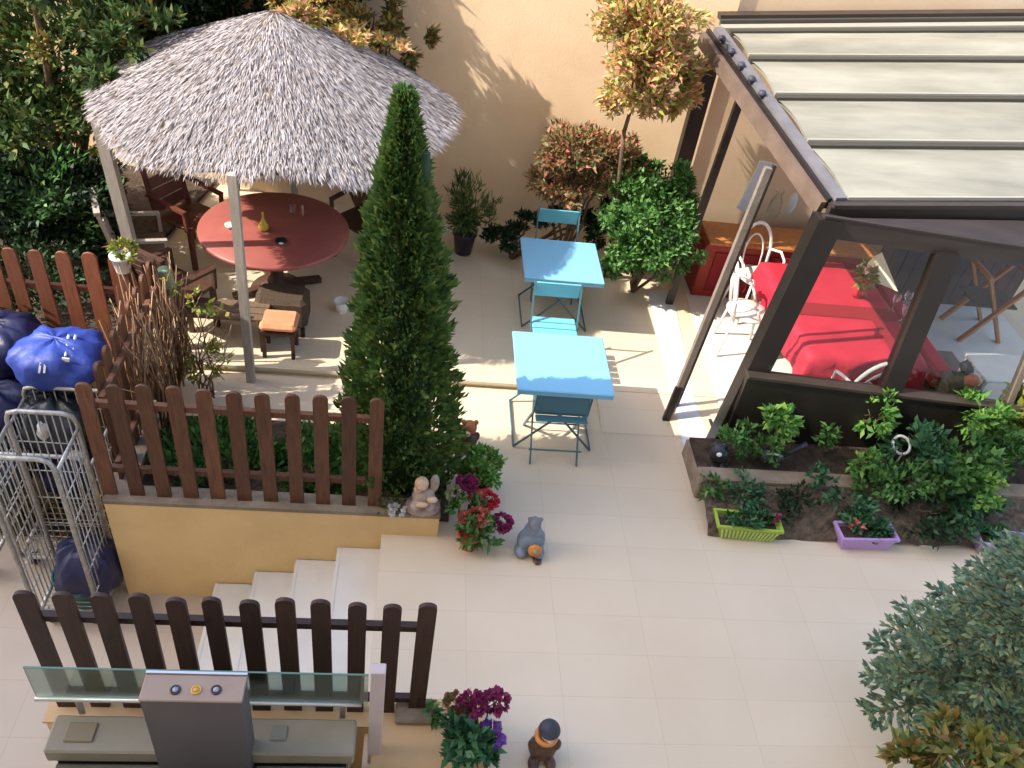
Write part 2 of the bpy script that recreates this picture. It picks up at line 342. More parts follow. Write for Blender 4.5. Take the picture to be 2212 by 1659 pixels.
def blob(px, py, Y, rx, ry, dep=.8):
    p = atY(px, py, Y); dist = (p-CC).dot(CW); x = rx*dist/CF; y = x*dep; R2 = (ry*dist/CF)**2-(y*math.sin(R(CPITCH)))**2
    z = math.sqrt(max(R2, .01*(ry*dist/CF)**2+1e-4))/math.cos(R(CPITCH)); return (tuple(p), (x, y, z))
def shift(bl, z=0, s=1): return [((c[0], c[1], c[2]+z), tuple(q*s for q in r)) for c, r in bl]
def trunk(mb, p0, p1, r0, r1, bends=5, wob=.04):
    p0, p1 = Vector(p0), Vector(p1); pts = []; rs = []
    for i in range(bends+1):
        t = i/bends; j = wob*math.sin(math.pi*t); pts.append(p0.lerp(p1, t)+Vector((random.uniform(-j, j), random.uniform(-j, j), 0))); rs.append(r0+(r1-r0)*t)
    mb.tube(pts, rs, 7); return mb
def shrub(name, label, cat, foot, blobs, n, L, m, clumps=40, cr=.22, up=.3, asp=.45, stems=7, stem_r=.02, inner=.3, group=None, jit=.8):
    t = thing(name, label, cat, foot, group)
    b = MB(); f = Vector(foot)
    for i in range(stems):
        c, r = blobs[i % len(blobs)]; u = unit(1)[0]
        e = Vector((c[0]+u[0]*r[0]*.6, c[1]+u[1]*r[1]*.6, c[2]+abs(u[2])*r[2]*.4)); trunk(b, f, e, stem_r, stem_r*.3)
    b.build('trunk' if cat == 'tree' else 'stem', 'bark', t)
    crown('crown' if cat == 'tree' else 'foliage', blobs, n, L, m, t, clumps, cr, up, asp, inner, jit)
    return t

# ================================================================== STRUCTURE
YARD = -.82
b = MB(); b.bx(-150, 150, -150, 150, YARD-.2, YARD); struct('ground', b, 'tile3')
b = MB(); b.prism([(-.12, -.25), (9, -.25), (9, 5.62), (-1.84, 5.62), (-1.84, 3.93), (-.12, 3.93)], YARD+.004, 0)
struct('patio', b, 'tile')
b = MB(); b.prism([(-1.84, 5.62), (9, 5.62), (9, 9), (-6.5, 9), (-6.5, 5.62)], YARD+.006, .075); struct('terrace', b, 'tile2')
b = MB(); b.prism([(-6.4, 5.62), (-2.35, 5.62), (-2.5, 7.4), (-2.2, 9.0), (-6.4, 9.6)], .079, .12); struct('back_soil', b, 'soil')  # dark soil laid over the tile to darken the shaded ground by the hedge
b = MB(); b.bx(-1.83, 9, 5.59, 5.66, .05, .079); struct('terrace_edge', b, 'tile2')
b = MB()
for i in range(4):
    z = -.16*(i+1); x1 = -.12-.30*i; b.bx(x1-.30, x1-.002*i, 2.62, 3.915-.001*i, YARD+.01, z); b.bx(x1-.31, x1-.285, 2.62, 3.912, z-.03, z+.003)
struct('stairs', b, 'stair')
b = MB(); b.add([(1.66, 5.12, .003), (3.0, 5.12, .003), (3.0, 5.64, .0785), (1.66, 5.64, .0785), (1.66, 5.12, .0), (1.66, 5.64, 0)], [(0, 1, 2, 3), (0, 3, 5, 4)]); struct('ramp', b, 'tile')
a_, c_ = at(1398, 628, .079), at(1452, 628, .079); e_, g_ = at(1437, 790, .079), at(1484, 790, .079)
def on(p, q, Y): return tuple((p.lerp(q, (Y-p.y)/(q.y-p.y)))[:2])
b = MB(); b.prism([tuple(a_[:2]), tuple(c_[:2]), on(c_, g_, 5.60), on(a_, e_, 5.60)], .0755, .083)
a2, c2 = at(1450, 860, 0), at(1505, 860, 0); e2, g2 = at(1500, 1062, 0), at(1560, 1062, 0)
b.prism([on(a2, e2, 5.12), on(c2, g2, 5.12), on(c2, g2, 4.6), on(a2, e2, 4.48)], .003, .008)
b.add([(*on(a2, e2, 5.12), .008), (*on(c2, g2, 5.12), .008), (*on(c_, g_, 5.62), .083), (*on(a_, e_, 5.62), .083)], [(0, 1, 2, 3)]); struct('threshold', b, 'marble')
# sunk planting soil behind the picket fence
b = MB(); b.prism([(-1.83, 4.06), (.36, 4.06), (.30, 4.7), (.1, 4.93), (-1.83, 4.93)], .004, .10); struct('soil_bed', b, 'soil')

# garden retaining walls
t = thing('garden_wall', 'yellow rendered retaining wall beside the steps, carrying the picket fence', 'wall', (-.85, 3.98, YARD))
b = MB(); b.bx(-1.98, .28, 3.92, 4.06, YARD, .20); b.bx(-1.98, -1.84, 4.06, 5.45, YARD, .20); b.build('wall', 'stucco', t)
b = MB(); b.bx(-1.985, .285, 3.915, 4.07, .20, .232); b.bx(-1.985, -1.83, 4.07, 5.45, .20, .232); b.build('coping', 'kerb', t)
t = thing('low_wall', 'low yellow wall below the back left picket fence', 'wall', (-3.2, 5.5, YARD))
b = MB(); b.bx(-6.5, -1.98, 5.46, 5.60, YARD, .16); b.build('wall', 'stucco', t)
t = thing('front_wall', 'low yellow wall under the dark front picket fence', 'wall', (-.4, 2.4, YARD))
b = MB(); b.prism([(-1.86, 2.44), (-.06, 2.44), (-.06, 2.06), (.56, 2.06), (.56, 2.60), (-1.86, 2.60)], YARD, .085); b.build('wall', 'stucco', t)
b = MB(); b.prism([(-1.87, 2.43), (-.07, 2.43), (-.07, 2.05), (.57, 2.05), (.57, 2.61), (-1.87, 2.61)], .085, .10); b.build('coping', mat('peach_coping', (.58, .36, .17), .8, (.62, .41, .22), 3), t)
b = MB(); b.bbox(.05, .27, 2.44, 2.59, .10, .15, .012); b.build('post_base', 'kerb', t)

t = thing('boundary_wall', 'tall peach yellow stucco wall behind the garden', 'wall', (0, 8.3, 0))
b = MB(); b.prism([(-9, 9.75), (2.75, 7.92), (2.77, 8.16), (-9, 9.99)], 0, 3.75); b.prism([(2.75, 7.95), (9, 8.15), (9, 8.4), (2.77, 8.2)], 0, 4.2)
b.build('wall', 'stucco2', t)
b = MB(); b.prism([(-9.05, 9.69), (2.77, 7.86), (2.81, 8.2), (-9, 10.05)], 3.75, 3.82); b.build('coping', 'stair', t)

# the block of flats the picture is taken from: shades the front of the garden
t = thing('apartment_building', 'plastered apartment block behind the viewer', 'building', (-15, -6, YARD))
b = MB(); b.bx(-42, 7, -12, -.30, YARD, 24.6); b.build('wall', 'facade', t)
for fl in range(8):
    for k in range(-13, 2):
        x = k*3.0; z = 1.2+fl*3
        b = MB(); b.bx(x-.6, x+.6, -.31, -.28, z, z+1.4); b.build('window', 'black', t)
b = MB(); b.bx(-42.2, 7.2, -12.2, -.27, 24.6, 24.8); b.build('roof', 'kerb', t)

# ================================================================== FENCES
def picket_fence(name, label, xs, y, z, h, wd, m, rails, post_ends=True, xe=None):
    t = thing(name, label, 'fence', ((xs[0]+xs[-1])/2, y, z))
    for i, x in enumerate(xs):
        b = MB(); rounded_board(b, (x, y+random.uniform(-.003, .003), z+random.uniform(-.006, .006)), wd*random.uniform(.96, 1.04), .022, h+random.uniform(-.012, .012), tilt=random.uniform(-.008, .008)); b.build('picket', m, t)
    for rz in rails:
        b = MB(); b.bx(xs[0]-.03, xs[-1]+.03, y+.013, y+.05, z+rz-.025, z+rz+.02); b.build('rail', m, t)
    return t
picket_fence('picket_fence', 'reddish brown picket fence on the yellow wall beside the cypress', [-1.95+.177*i for i in range(11)], 3.985, .233, 1.0, .092, 'fence', (.22, .80))
picket_fence('picket_fence', 'shade-darkened brown picket fence nearest the camera above the steps', [-1.77+.1765*i for i in range(12)], 2.53, .10, 1.06, .095, 'fence_dark', (.10, .82))
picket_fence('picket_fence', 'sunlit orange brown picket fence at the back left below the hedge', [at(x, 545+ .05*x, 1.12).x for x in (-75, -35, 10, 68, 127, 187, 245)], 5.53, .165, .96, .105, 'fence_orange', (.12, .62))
t = thing('side_fence', 'brown picket fence seen end-on between the trolleys and the garden', 'fence', (-1.92, 4.8, .232))
for i in range(8):
    b = MB(); rounded_board(b, (-1.92, 4.16+i*.165, .232), .09, .022, 1.0, face='x'); b.build('picket', 'fence', t)
for rz in (.22, .8):
    b = MB(); b.bx(-1.905, -1.87, 4.05, 5.45, .232+rz-.022, .232+rz+.022); b.build('rail', 'fence', t)
b = MB(); pf = at(360, 795, .2); b.box((pf.x, pf.y, .66), (.08, .08, 1.12)); b.build('post', 'fence_dark', t)

# reed screen tied to the side fence
t = thing('reed_screen', 'bundles of dry straw-coloured canes leaning along the side fence', 'reed screen', (-1.82, 4.7, .23))
b = MB()
for i in range(120):
    y = random.uniform(4.5, 5.42); x = -1.83+random.uniform(-.05, .09)+(.0 if random.random() < .6 else -.17); l = random.uniform(.6, 1.05)
    b.tube([(x, y, .22), (x+random.gauss(0, .05), y+random.gauss(0, .05), .22+l*.5), (x+random.gauss(0, .05), y+random.gauss(0, .12), .22+l)], [.008, .007, .004], 4)
b.build('canes', 'reed', t)

# ================================================================== ARBOUR
AC = Vector((-1.22, 6.93, 0)); AR = 1.45
t = thing('thatched_canopy', 'big round parasol-like shelter with a grey straw roof over the red table', 'canopy', (AC.x, AC.y, .075))
def roofz(r, a): return 2.57-.68*(r/AR)**1.12+(.012*math.sin(3*a+1)+.035*math.sin(5*a+2)+.02*math.sin(8*a))*(r/AR)**2
def rimr(a): return AR*(1+.03*math.cos(6*a+.6)+.014*math.sin(11*a)+.008*math.sin(23*a))
b = MB(); b.smooth = True; NS = 72; NR = 10; vs = []; fs = []
for i in range(NR+1):
    for k in range(NS):
        a = 2*math.pi*k/NS; r = rimr(a)*max(i, .02)/NR*.97; vs.append((AC.x+r*math.cos(a), AC.y+r*math.sin(a), roofz(r, a)-.03))
n0 = len(vs)
for i in range(NR+1):
    for k in range(NS):
        a = 2*math.pi*k/NS; r = rimr(a)*max(i, .02)/NR*.95; vs.append((AC.x+r*math.cos(a), AC.y+r*math.sin(a), roofz(r, a)-.10))
for i in range(NR):
    for k in range(NS):
        q = (i*NS+k, i*NS+(k+1) % NS, (i+1)*NS+(k+1) % NS, (i+1)*NS+k); fs.append(q[::-1]); fs.append(tuple(n0+j for j in q))
for k in range(NS): fs.append((NR*NS+k, NR*NS+(k+1) % NS, n0+NR*NS+(k+1) % NS, n0+NR*NS+k))
b.add(vs, fs); b.build('roof_lining', 'under', t)
n = 52000; a = rng.random(n)*2*np.pi; rr = np.sqrt(rng.random(n)); rim = AR*(1+.03*np.cos(6*a+.6)+.014*np.sin(11*a)+.008*np.sin(23*a)); r = rim*rr*.985
z = 2.57-.68*(r/AR)**1.12+(.012*np.sin(3*a+1)+.035*np.sin(5*a+2)+.02*np.sin(8*a))*(r/AR)**2+rng.uniform(-.03, .010, n)
pos = np.stack([AC.x+r*np.cos(a), AC.y+r*np.sin(a), z], 1); a2 = a+rng.normal(0, .2, n)
dr = np.stack([np.cos(a2), np.sin(a2), -.50+rng.normal(0, .045, n)], 1); nr = np.stack([np.cos(a)*.4, np.sin(a)*.4, np.ones(n)], 1)+rng.normal(0, .35, (n, 3))
leaf_mesh('thatch', pos, dr, nr, rng.uniform(.04, .12, n), rng.uniform(.005, .010, n), 'thatch', t, .1)
n = 2200; a = rng.random(n)*2*np.pi; r = AR*(1+.03*np.cos(6*a+.6)+.014*np.sin(11*a)+.008*np.sin(23*a))*rng.uniform(.95, 1.0, n)
pos = np.stack([AC.x+r*np.cos(a), AC.y+r*np.sin(a), 1.885+.035*np.sin(5*a+2)+.02*np.sin(8*a)+rng.uniform(-.06, .01, n)], 1)
dr = np.stack([np.cos(a)*.6, np.sin(a)*.6, -.8+rng.normal(0, .2, n)], 1); leaf_mesh('thatch_fringe', pos, dr, np.stack([np.cos(a), np.sin(a), .5+0*a], 1)+rng.normal(0, .3, (n, 3)), rng.uniform(.025, .06, n), rng.uniform(.005, .010, n), 'thatch', t, .1)
def post(x, y, z0, z1, m='pole', w_=.06, tx=0, ty=0):
    b = MB(); b.bar((x, y, z0), (x+tx, y+ty, z1), w_, w_); return b.build('post', m, t)
lp = atY(283, 530, 6.25); lt = atY(232, 335, 6.25)
post(-1.31, 5.5, .0, 1.9, 'pole', .065)
k = (lt-lp)/(lt.z-lp.z); p0 = lp+k*(.07-lp.z); p1 = lp+k*(1.88-lp.z); b = MB(); b.bar(p0, p1, .085, .085); b.build('post', 'pole', t)
post(-.02, 6.9, .07, 1.9); post(-1.3, 8.05, .07, 1.95)
b = MB(); c = Vector((AC.x, AC.y, 2.50))
for k in range(8):
    a = k*math.pi/4+.35; e = Vector((AC.x+1.34*math.cos(a), AC.y+1.34*math.sin(a), 1.86)); b.bar(c+Vector((0, 0, -.04)), e, .045, .05)
b.build('rafters', 'pole_d', t)
b = MB(); ring = [Vector((AC.x+1.30*math.cos(i*math.pi/8), AC.y+1.30*math.sin(i*math.pi/8), 1.87)) for i in range(17)]
for i in range(16): b.bar(ring[i], ring[i+1], .04, .05)
b.build('ring_beam', 'pole_d', t)

# ================================================================== ROUND TABLE & CO
TC = Vector((-1.28, 6.75, .075))
t = thing('round_table', 'round brick red table under the straw canopy', 'table', TC)
b = MB(); b.lathe([(.60, .70), (.655, .71), (.66, .735), (.65, .75), (.02, .752)], (TC.x, TC.y, 0), 56); b.build('tabletop', 'redtable', t)
b = MB(); b.lathe([(.25, .10), (.22, .13), (.06, .2), (.05, .6), (.12, .70)], (TC.x, TC.y, 0), 24); b.build('pedestal', 'wood_brown', t)
b = MB()
for k in range(4):
    a = k*math.pi/2+.5; b.bar((TC.x, TC.y, .15), (TC.x+.42*math.cos(a), TC.y+.42*math.sin(a), .10), .07, .05)
b.build('foot', 'wood_brown', t)
def lathe_thing(name, label, cat, px, z, prof, m, seg=20, part='body', xy=None, **kw):
    p = xy if xy else at(*px, z); t = thing(name, label, cat, (p[0], p[1], z)); b = MB(); b.lathe([(r, z+q) for r, q in prof], (p[0], p[1], 0), seg, **kw); b.build(part, m, t); return t
def lathe_one(name, label, cat, px, z, prof, m, seg=20, **kw):
    p = at(*px, z); b = MB(); b.lathe([(r, z+q) for r, q in prof], (p.x, p.y, 0), seg, **kw); return tag(b.build(name, m), label, cat)
lathe_one('bottle', 'yellow pear-shaped bottle on the red table', 'bottle', (570, 497), .752, [(.028, 0), (.045, .02), (.045, .05), (.025, .085), (.011, .12), (.009, .17), (.011, .18)], 'yellowpot')
t = lathe_thing('ashtray', 'small dark round dish with something white in it on the red table', 'dish', (607, 524), .752, [(.03, 0), (.05, .008), (.055, .025), (.045, .025), (.035, .012), (.002, .011)], 'black', cap=False)
p = at(607, 524, .78); b = MB(); b.ball((p.x, p.y, .772), .018, sc=(1.3, .8, .5)); b.build('napkin', 'white', t)
lathe_one('drinking_glass', 'small clear glass standing right of the yellow bottle', 'glass', (632, 462), .752, [(.02, 0), (.022, .002), (.028, .09)], 'wineglass', cap=False)
lathe_one('candle', 'slim pale candle at the back of the red table', 'candle', (654, 466), .752, [(.009, 0), (.009, .10), (.003, .11)], mat('candle_wax', (.5, .35, .28), .6))
lathe_one('bowl', 'little white bowl on the left edge of the red table', 'bowl', (497, 492), .752, [(.02, 0), (.04, .02), (.045, .035), (.03, .02), (.002, .01)], 'white', cap=False)

def wooden_chair(loc, rz, label, back='wood_brown', seat='wood_brown', slats=5, bh=.92, group='garden chairs around the round table'):
    t = thing('garden_chair', label, 'chair', (0, 0, 0), group)
    b = MB(); b.bbox(-.22, .22, -.22, .22, .41, .445, .01); b.build('seat', seat, t)
    for sx in (-1, 1):
        for sy in (-1, 1):
            b = MB(); b.bar((sx*.20, sy*.2, 0), (sx*.2, sy*.19, .415), .04, .04); b.build('leg', back, t)
    f = MB()
    for sx in (-1, 1): f.bar((sx*.2, .2, .41), (sx*.2, .30, bh), .04, .03)
    f.bar((-.22, .30, bh), (.22, .30, bh), .05, .03); f.build('back_frame', back, t)
    s_ = MB()
    for i in range(slats): s_.bar((-.2, .21+.016*i, .52+i*(bh-.58)/slats), (.2, .21+.016*i, .52+i*(bh-.58)/slats), .055 if slats > 3 else .10, .014, up=(0, -1, .3))
    s_.build('back_slats', back, t)
    for sx in (-1, 1): a = MB(); a.bar((sx*.24, -.2, .62), (sx*.24, .24, .66), .045, .025); a.bar((sx*.23, -.19, .42), (sx*.24, -.19, .62), .03, .03); a.build('armrest', back, t)
    t.location = loc; t.rotation_euler.z = rz; return t
M['rust_wood'] = mat('rusty_red_wood', (.11, .03, .02), .5, (.16, .05, .03), 5, .1, 40)
wooden_chair((-2.16, 7.25, .075), R(60), 'rust red wooden armchair behind the left of the round table', 'rust_wood', 'rust_wood', 3)
wooden_chair((-2.42, 6.62, .075), R(112), 'slatted grey brown armchair beside the left canopy post', 'pole', 'pole_d', 4)
wooden_chair((-1.98, 6.05, .075), R(150), 'dark wooden armchair on the near left side of the round table', 'wood_brown', 'wood_brown', 5)
wooden_chair((-.55, 7.45, .075), R(-40), 'dark wooden armchair behind the right of the round table', 'wood_brown', 'wood_brown', 5)
# wicker stool in front and terracotta cushion
p = at(610, 640, .42); t = thing('wicker_stool', 'dark woven stool tucked under the near edge of the round table', 'stool', (p.x, p.y, .075))
b = MB(); b.bbox(p.x-.22, p.x+.22, p.y-.14, p.y+.16, .16, .46, .04); b.build('seat', 'wicker', t)
for sx in (-1, 1):
    for sy in (-1, 1): b = MB(); b.bar((p.x+sx*.18, p.y+sy*.11, .075), (p.x+sx*.18, p.y+sy*.11, .17), .035, .035); b.build('leg', 'wood_brown', t)
p = at(603, 688, .42); t = thing('cushioned_stool', 'low stool with a square terracotta cushion in front of the canopy post', 'stool', (p.x, p.y, .075))
b = MB(); b.bbox(p.x-.15, p.x+.155, p.y-.13, p.y+.13, .36, .43, .025); b.build('cushion', 'terra', t)
b = MB(); b.bx(p.x-.14, p.x+.145, p.y-.12, p.y+.12, .32, .36); b.build('seat', 'wood_brown', t)
for sx in (-1, 1):
    for sy in (-1, 1): b = MB(); b.bar((p.x+sx*.12, p.y+sy*.1, .075), (p.x+sx*.12, p.y+sy*.1, .32), .03, .03); b.build('leg', 'wood_brown', t)
p = at(500, 668, .42); t = thing('bench', 'grey wooden bench running left from the canopy post', 'bench', (p.x, p.y, .075))
b = MB()
for i in range(3): b.bx(p.x-.42, p.x+.30, p.y-.13+i*.09, p.y-.05+i*.09, .40, .425)
b.build('seat', 'pole_d', t)
for sx in (-.38, .26):
    for sy in (-.1, .1): b = MB(); b.bar((p.x+sx, p.y+sy, .075), (p.x+sx, p.y+sy, .40), .04, .04); b.build('leg', 'wood_brown', t)
lathe_thing('flower_pot', 'small white bucket on the terrace just left of the cypress', 'bucket', (738, 672), .075, [(.05, 0), (.07, .12), (.065, .12), (.045, .02), (.002, .02)], 'white', cap=False)
lathe_thing('flower_pot', 'pale green jar near the top of the rose bush', 'jar', (362, 622), .9, [(.05, 0), (.06, .04), (.06, .12), (.045, .16), (.05, .17)], mat('green_glaze', (.25, .34, .22), .4))
p = at(362, 622, .9); t = thing('plant_stand', 'dark plant stand carrying the pale green jar', 'plant stand', (p.x, p.y, .075))
b = MB(); b.lathe([(.09, .88), (.09, .90)], (p.x, p.y, 0), 16); b.build('top', 'pole_d', t)
for k in range(3):
    b = MB(); a = k*2.1; b.bar((p.x+.12*math.cos(a), p.y+.12*math.sin(a), .075), (p.x+.05*math.cos(a), p.y+.05*math.sin(a), .88), .018, .018); b.build('leg', 'pole_d', t)

# ================================================================== BLUE TABLES AND CHAIRS
def bistro_table(cx, cy, w_, d_, z0, label):
    t = thing('folding_table', label, 'table', (cx, cy, z0), 'blue folding tables in the middle of the patio')
    h = .70
    b = MB(); b.bbox(cx-w_/2, cx+w_/2, cy-d_/2, cy+d_/2, h-.022, h, .008); b.build('tabletop', 'blue_t', t)
    b = MB()
    for sy in (-1, 1): b.bx(cx-w_/2+.006, cx+w_/2-.006, cy+sy*(d_/2-.012)-.004, cy+sy*(d_/2-.012)+.004, h-.055, h-.022)
    for sx in (-1, 1): b.bx(cx+sx*(w_/2-.012)-.004, cx+sx*(w_/2-.012)+.004, cy-d_/2+.02, cy+d_/2-.02, h-.055, h-.022)
    b.build('apron', 'blue_t', t)
    for sy in (-1, 1):
        for sx in (-1, 1):
            b = MB(); y = cy+sy*(d_/2-.09); b.tube([(cx+sx*(w_/2-.06), y, z0+.01), (cx-sx*(w_/2-.14), y+.012*sx, h-.05)], .0095, 8); b.build('leg', 'blue_m', t)
    for sx in (-1, 1): b = MB(); b.tube([(cx+sx*(w_/2-.06), cy-d_/2+.09, z0+.02), (cx+sx*(w_/2-.06), cy+d_/2-.09, z0+.02)], .008, 8); b.build('stretcher', 'blue_m', t)
    return t
bistro_table(1.20, 5.165, .76, .74, 0, 'blue folding table nearest the camera, brightly sunlit')
bistro_table(1.345, 6.70, .74, .70, .075, 'blue folding table farther from the camera, in the shade near the bush')
def bistro_chair(cx, cy, z0, face, label, w_=.41, m='blue_c', bz=.72, pull=0):
    """face=+1 looks away from the camera (back on the near side)"""
    t = thing('folding_chair', label, 'chair', (cx, cy, z0), 'blue folding chairs at the blue tables'); s = face
    Z = lambda z: z0+z
    b = MB()
    for i in range(5): y = cy-.17+i*.085; b.bbox(cx-w_/2+.01, cx+w_/2-.01, y-.036, y+.036, Z(.435), Z(.452), .005)
    b.build('seat', m, t)
    b = MB(); yb = cy-s*(.24-pull)
    b.bar((cx-w_/2+.01, yb, Z(bz)), (cx+w_/2-.01, yb, Z(bz)), .15, .014, up=(0, -s, .15))
    b.build('backrest', m, t)
    for sx in (-1, 1):
        x = cx+sx*w_/2
        b = MB(); b.bar((x, cy+s*.22, z0), (x, cy-s*.10, Z(.44)), .012, .022); b.bar((x, cy-s*.10, Z(.44)), (x, cy-s*(.25-pull), Z(bz+.09)), .012, .022); b.build('frame', 'blue_m', t)
        x2 = cx+sx*(w_/2-.025); b = MB(); b.bar((x2, cy-s*.24, z0), (x2, cy+s*.18, Z(.44)), .012, .022); b.build('leg', 'blue_m', t)
    for k1, k2 in ((-.19, .12), (.15, .10)): b = MB(); b.tube([(cx-w_/2, cy+s*k1, Z(k2)), (cx+w_/2, cy+s*k1, Z(k2))], .007, 6); b.build('stretcher', 'blue_m', t)
    return t
bistro_chair(1.36, 7.10, .075, -1, 'blue folding chair beyond the far blue table, only its back showing')
bistro_chair(1.23, 5.80, .075, -1, 'turquoise folding chair between the two blue tables')
# nearest chair: metal frame only showing
bistro_chair(1.20, 4.94, 0, 1, 'blue folding chair pushed in at the near side of the sunlit table', .43, 'blue_m', .55, .12)

# ================================================================== PERGOLA / VERANDA
t = thing('veranda', 'brown metal veranda with beige slatted sliding roof at the right', 'veranda', (4, 6.4, 0))
FL = at(1790, 440, 2.2); FRr = atY(2560, 442, 5.66); BL = atY(1528, 72, 7.55); BR = atY(2560, 62, 7.62)
def edge_t(A, B, py):
    lo, hi = 0, 1
    for _ in range(40):
        mid = (lo+hi)/2; y = prj(A.lerp(B, mid))[1]
        if y > py: lo = mid
        else: hi = mid
    return (lo+hi)/2
ys = [440, 316, 214, 131, 62]
tl = [edge_t(FL, BL, y) for y in ys]; tr = [edge_t(FRr, BR, y) for y in (440, 322, 219, 134, 68)]
inset = .1
for i in range(len(ys)-1):
    a0 = FL.lerp(BL, tl[i]+(.0 if i == 0 else .004)); a1 = FL.lerp(BL, tl[i+1]); c0 = FRr.lerp(BR, tr[i]); c1 = FRr.lerp(BR, tr[i+1])
    a0 = a0.lerp(c0, .045); a1 = a1.lerp(c1, .045)
    b = MB(); N = 8; b.smooth = True; vs = []; fs = []
    for j in range(N+1):
        u = j/N; hgt = .035*math.sin(math.pi*min(u/.9, 1))*(1-.4*u)+(-.02 if u > .93 else 0)
        p = a0.lerp(a1, u*.965); q = c0.lerp(c1, u*.965)
        for K in range(13): g = p.lerp(q, K/12); vs.append(g+Vector((0, 0, .03+hgt+.004*math.sin(K*2.3+i)*math.sin(math.pi*u))))
    for j in range(N):
        for K in range(12): fs.append((j*13+K, j*13+K+1, (j+1)*13+K+1, (j+1)*13+K))
    b.add(vs, fs); b.add([v+Vector((0, 0, -.02)) for v in map(Vector, vs)], [f[::-1] for f in fs]); b.build('roof_panel', 'slat', t)
    b = MB(); b.bar(a0+Vector((0, .012, .035)), c0+Vector((0, .012, .035)), .022, .03, up=(0, 0, 1)); b.build('panel_lip', 'slat_lip', t)
    b = MB(); b.bar(a1+Vector((0, -.02, .01)), c1+Vector((0, -.02, .01)), .07, .05); b.build('gap_profile', 'slat_dark', t)
# back profiles at the wall
for dy, dz, wd, m in ((.05, .02, .10, 'slat_lip'), (.13, .05, .05, 'slat_dark'), (.21, .08, .11, 'per_mid')):
    b = MB(); b.bar(BL.lerp(BR, .03)+Vector((0, dy, dz)), BR+Vector((0, dy, dz)), wd, .05); b.build('back_rail', m, t)
# left rail: grey top, dark groove, flank coloured as if sunlit
b = MB(); b.bar(FL.lerp(FRr, .025)+Vector((0, -.01, .03)), BL.lerp(BR, .02)+Vector((0, 0, .03)), .09, .05); b.build('side_rail', 'per_grey', t)
b = MB(); b.bar(FL+Vector((-.005, 0, .0)), BL+Vector((-.005, 0, .0)), .03, .09); b.build('side_groove', 'per_dark', t)
b = MB(); b.bar(FL+Vector((-.045, 0, -.045)), BL+Vector((-.045, 0, -.045)), .045, .12); b.build('side_beam', 'per_lit', t)
for k in range(5):
    q = FL.lerp(BL, .55+.09*k)+Vector((.03, 0, .07)); b = MB(); b.ball(q, .035, 8, 5, sc=(1, 1.2, .8)); b.build('pulley', 'darkfig', t)
# front fascia and lower beam
b = MB(); b.bar(FL+Vector((.0, -.03, -.07)), FRr+Vector((0, -.03, -.07)), .05, .17); b.build('fascia', 'per_mid', t)
b = MB(); b.bar(FL+Vector((0, -.06, .02)), FRr+Vector((0, -.06, .02)), .06, .03); b.build('gutter', 'per_mid', t)
LB0 = atY(1770, 486, 5.12); LB1 = atY(2560, 606, 5.2)
b = MB(); b.bar(LB0, LB1, .06, .15); b.build('window_beam', 'per_mid', t)
q0 = FL+Vector((.05, -.02, -.15)); q1 = FRr+Vector((0, -.02, -.15)); b = MB(); b.add([LB0+Vector((.03, 0, .06)), LB1+Vector((0, 0, .06)), q1, q0, LB0+Vector((.03, .03, .06)), LB1+Vector((0, .03, .06)), q1+Vector((0, .03, 0)), q0+Vector((0, .03, 0))], [(0, 1, 2, 3), (7, 6, 5, 4), (0, 4, 5, 1), (3, 2, 6, 7)]); b.build('transom_panel', 'per_mid', t)
b = MB(); b.bar(LB0+Vector((0, -.02, .083)), LB1+Vector((0, -.02, .083)), .03, .014); b.build('window_beam_trim', 'per_mid', t)
# posts
c0 = at(1548, 968, .0); c1 = atY(1790, 470, 5.14)
b = MB(); b.bar(c0, c1, .19, .14); b.build('corner_post', 'per_dark', t)
p2a = atY(1905, 880, 4.98); p2b = atY(2045, 545, 5.12)
b = MB(); b.bar(p2a, p2b, .17, .10); b.build('post', 'per_dark', t)
p3a = atY(2178, 870, 5.02); p3b = atY(2300, 575, 5.14)
b = MB(); b.bar(p3a, p3b, .05, .06); b.build('post', 'greywood', t)
for (x0, y0, x1, y1, Y0, Y1, wd) in ((1478, 560, 1595, 225, 7.05, 7.1, .06), (1455, 420, 1530, 150, 7.72, 7.74, .13)):
    q0 = atY(x0, y0, Y0); q1 = atY(x1, y1, Y1); k = (q1-q0)/(q1.z-q0.z)
    b = MB(); b.bar(q0-k*(q0.z-.08), q1+k*.08, wd*1.15, wd*.8); b.build('post', 'per_dark', t)
b = MB(); b.bar((FRr.x-.02, 5.2, 0), (FRr.x-.02, FRr.y, FRr.z-.02), .14, .12); b.build('corner_post', 'per_dark', t)
# sill wall below the front windows
s0 = atY(1655, 812, 4.97); s1 = atY(2300, 905, 4.97)
b = MB(); b.add([(s0.x-.16, 4.93, 0), (6.2, 4.93, 0), (6.2, 4.93, s1.z), (s0.x-.16, 4.93, s0.z), (s0.x-.16, 5.01, 0), (6.2, 5.01, 0), (6.2, 5.01, s1.z), (s0.x-.16, 5.01, s0.z)],
    [(0, 1, 2, 3), (7, 6, 5, 4), (3, 2, 6, 7), (0, 3, 7, 4), (1, 5, 6, 2)]); b.build('sill_panel', 'per_dark', t)
b = MB(); b.bar((s0.x-.16, 4.97, s0.z+.012), (6.2, 4.97, s1.z+.012), .11, .024); b.build('sill', 'per_mid', t)
# window panes
def pane(A, B, C_, D_, name='window_pane'):
    b = MB(); b.add([A, B, C_, D_], [(0, 1, 2, 3)]); return b.build(name, 'clearglass', t)
pane(s0+Vector((0, .02, .02)), Vector((p2a.x, 5.0, s0.z)), p2b, LB0)
pane(Vector((p2a.x+.05, 5.0, s0.z)), Vector((p3a.x, 5.0, s1.z)), p3b, p2b)
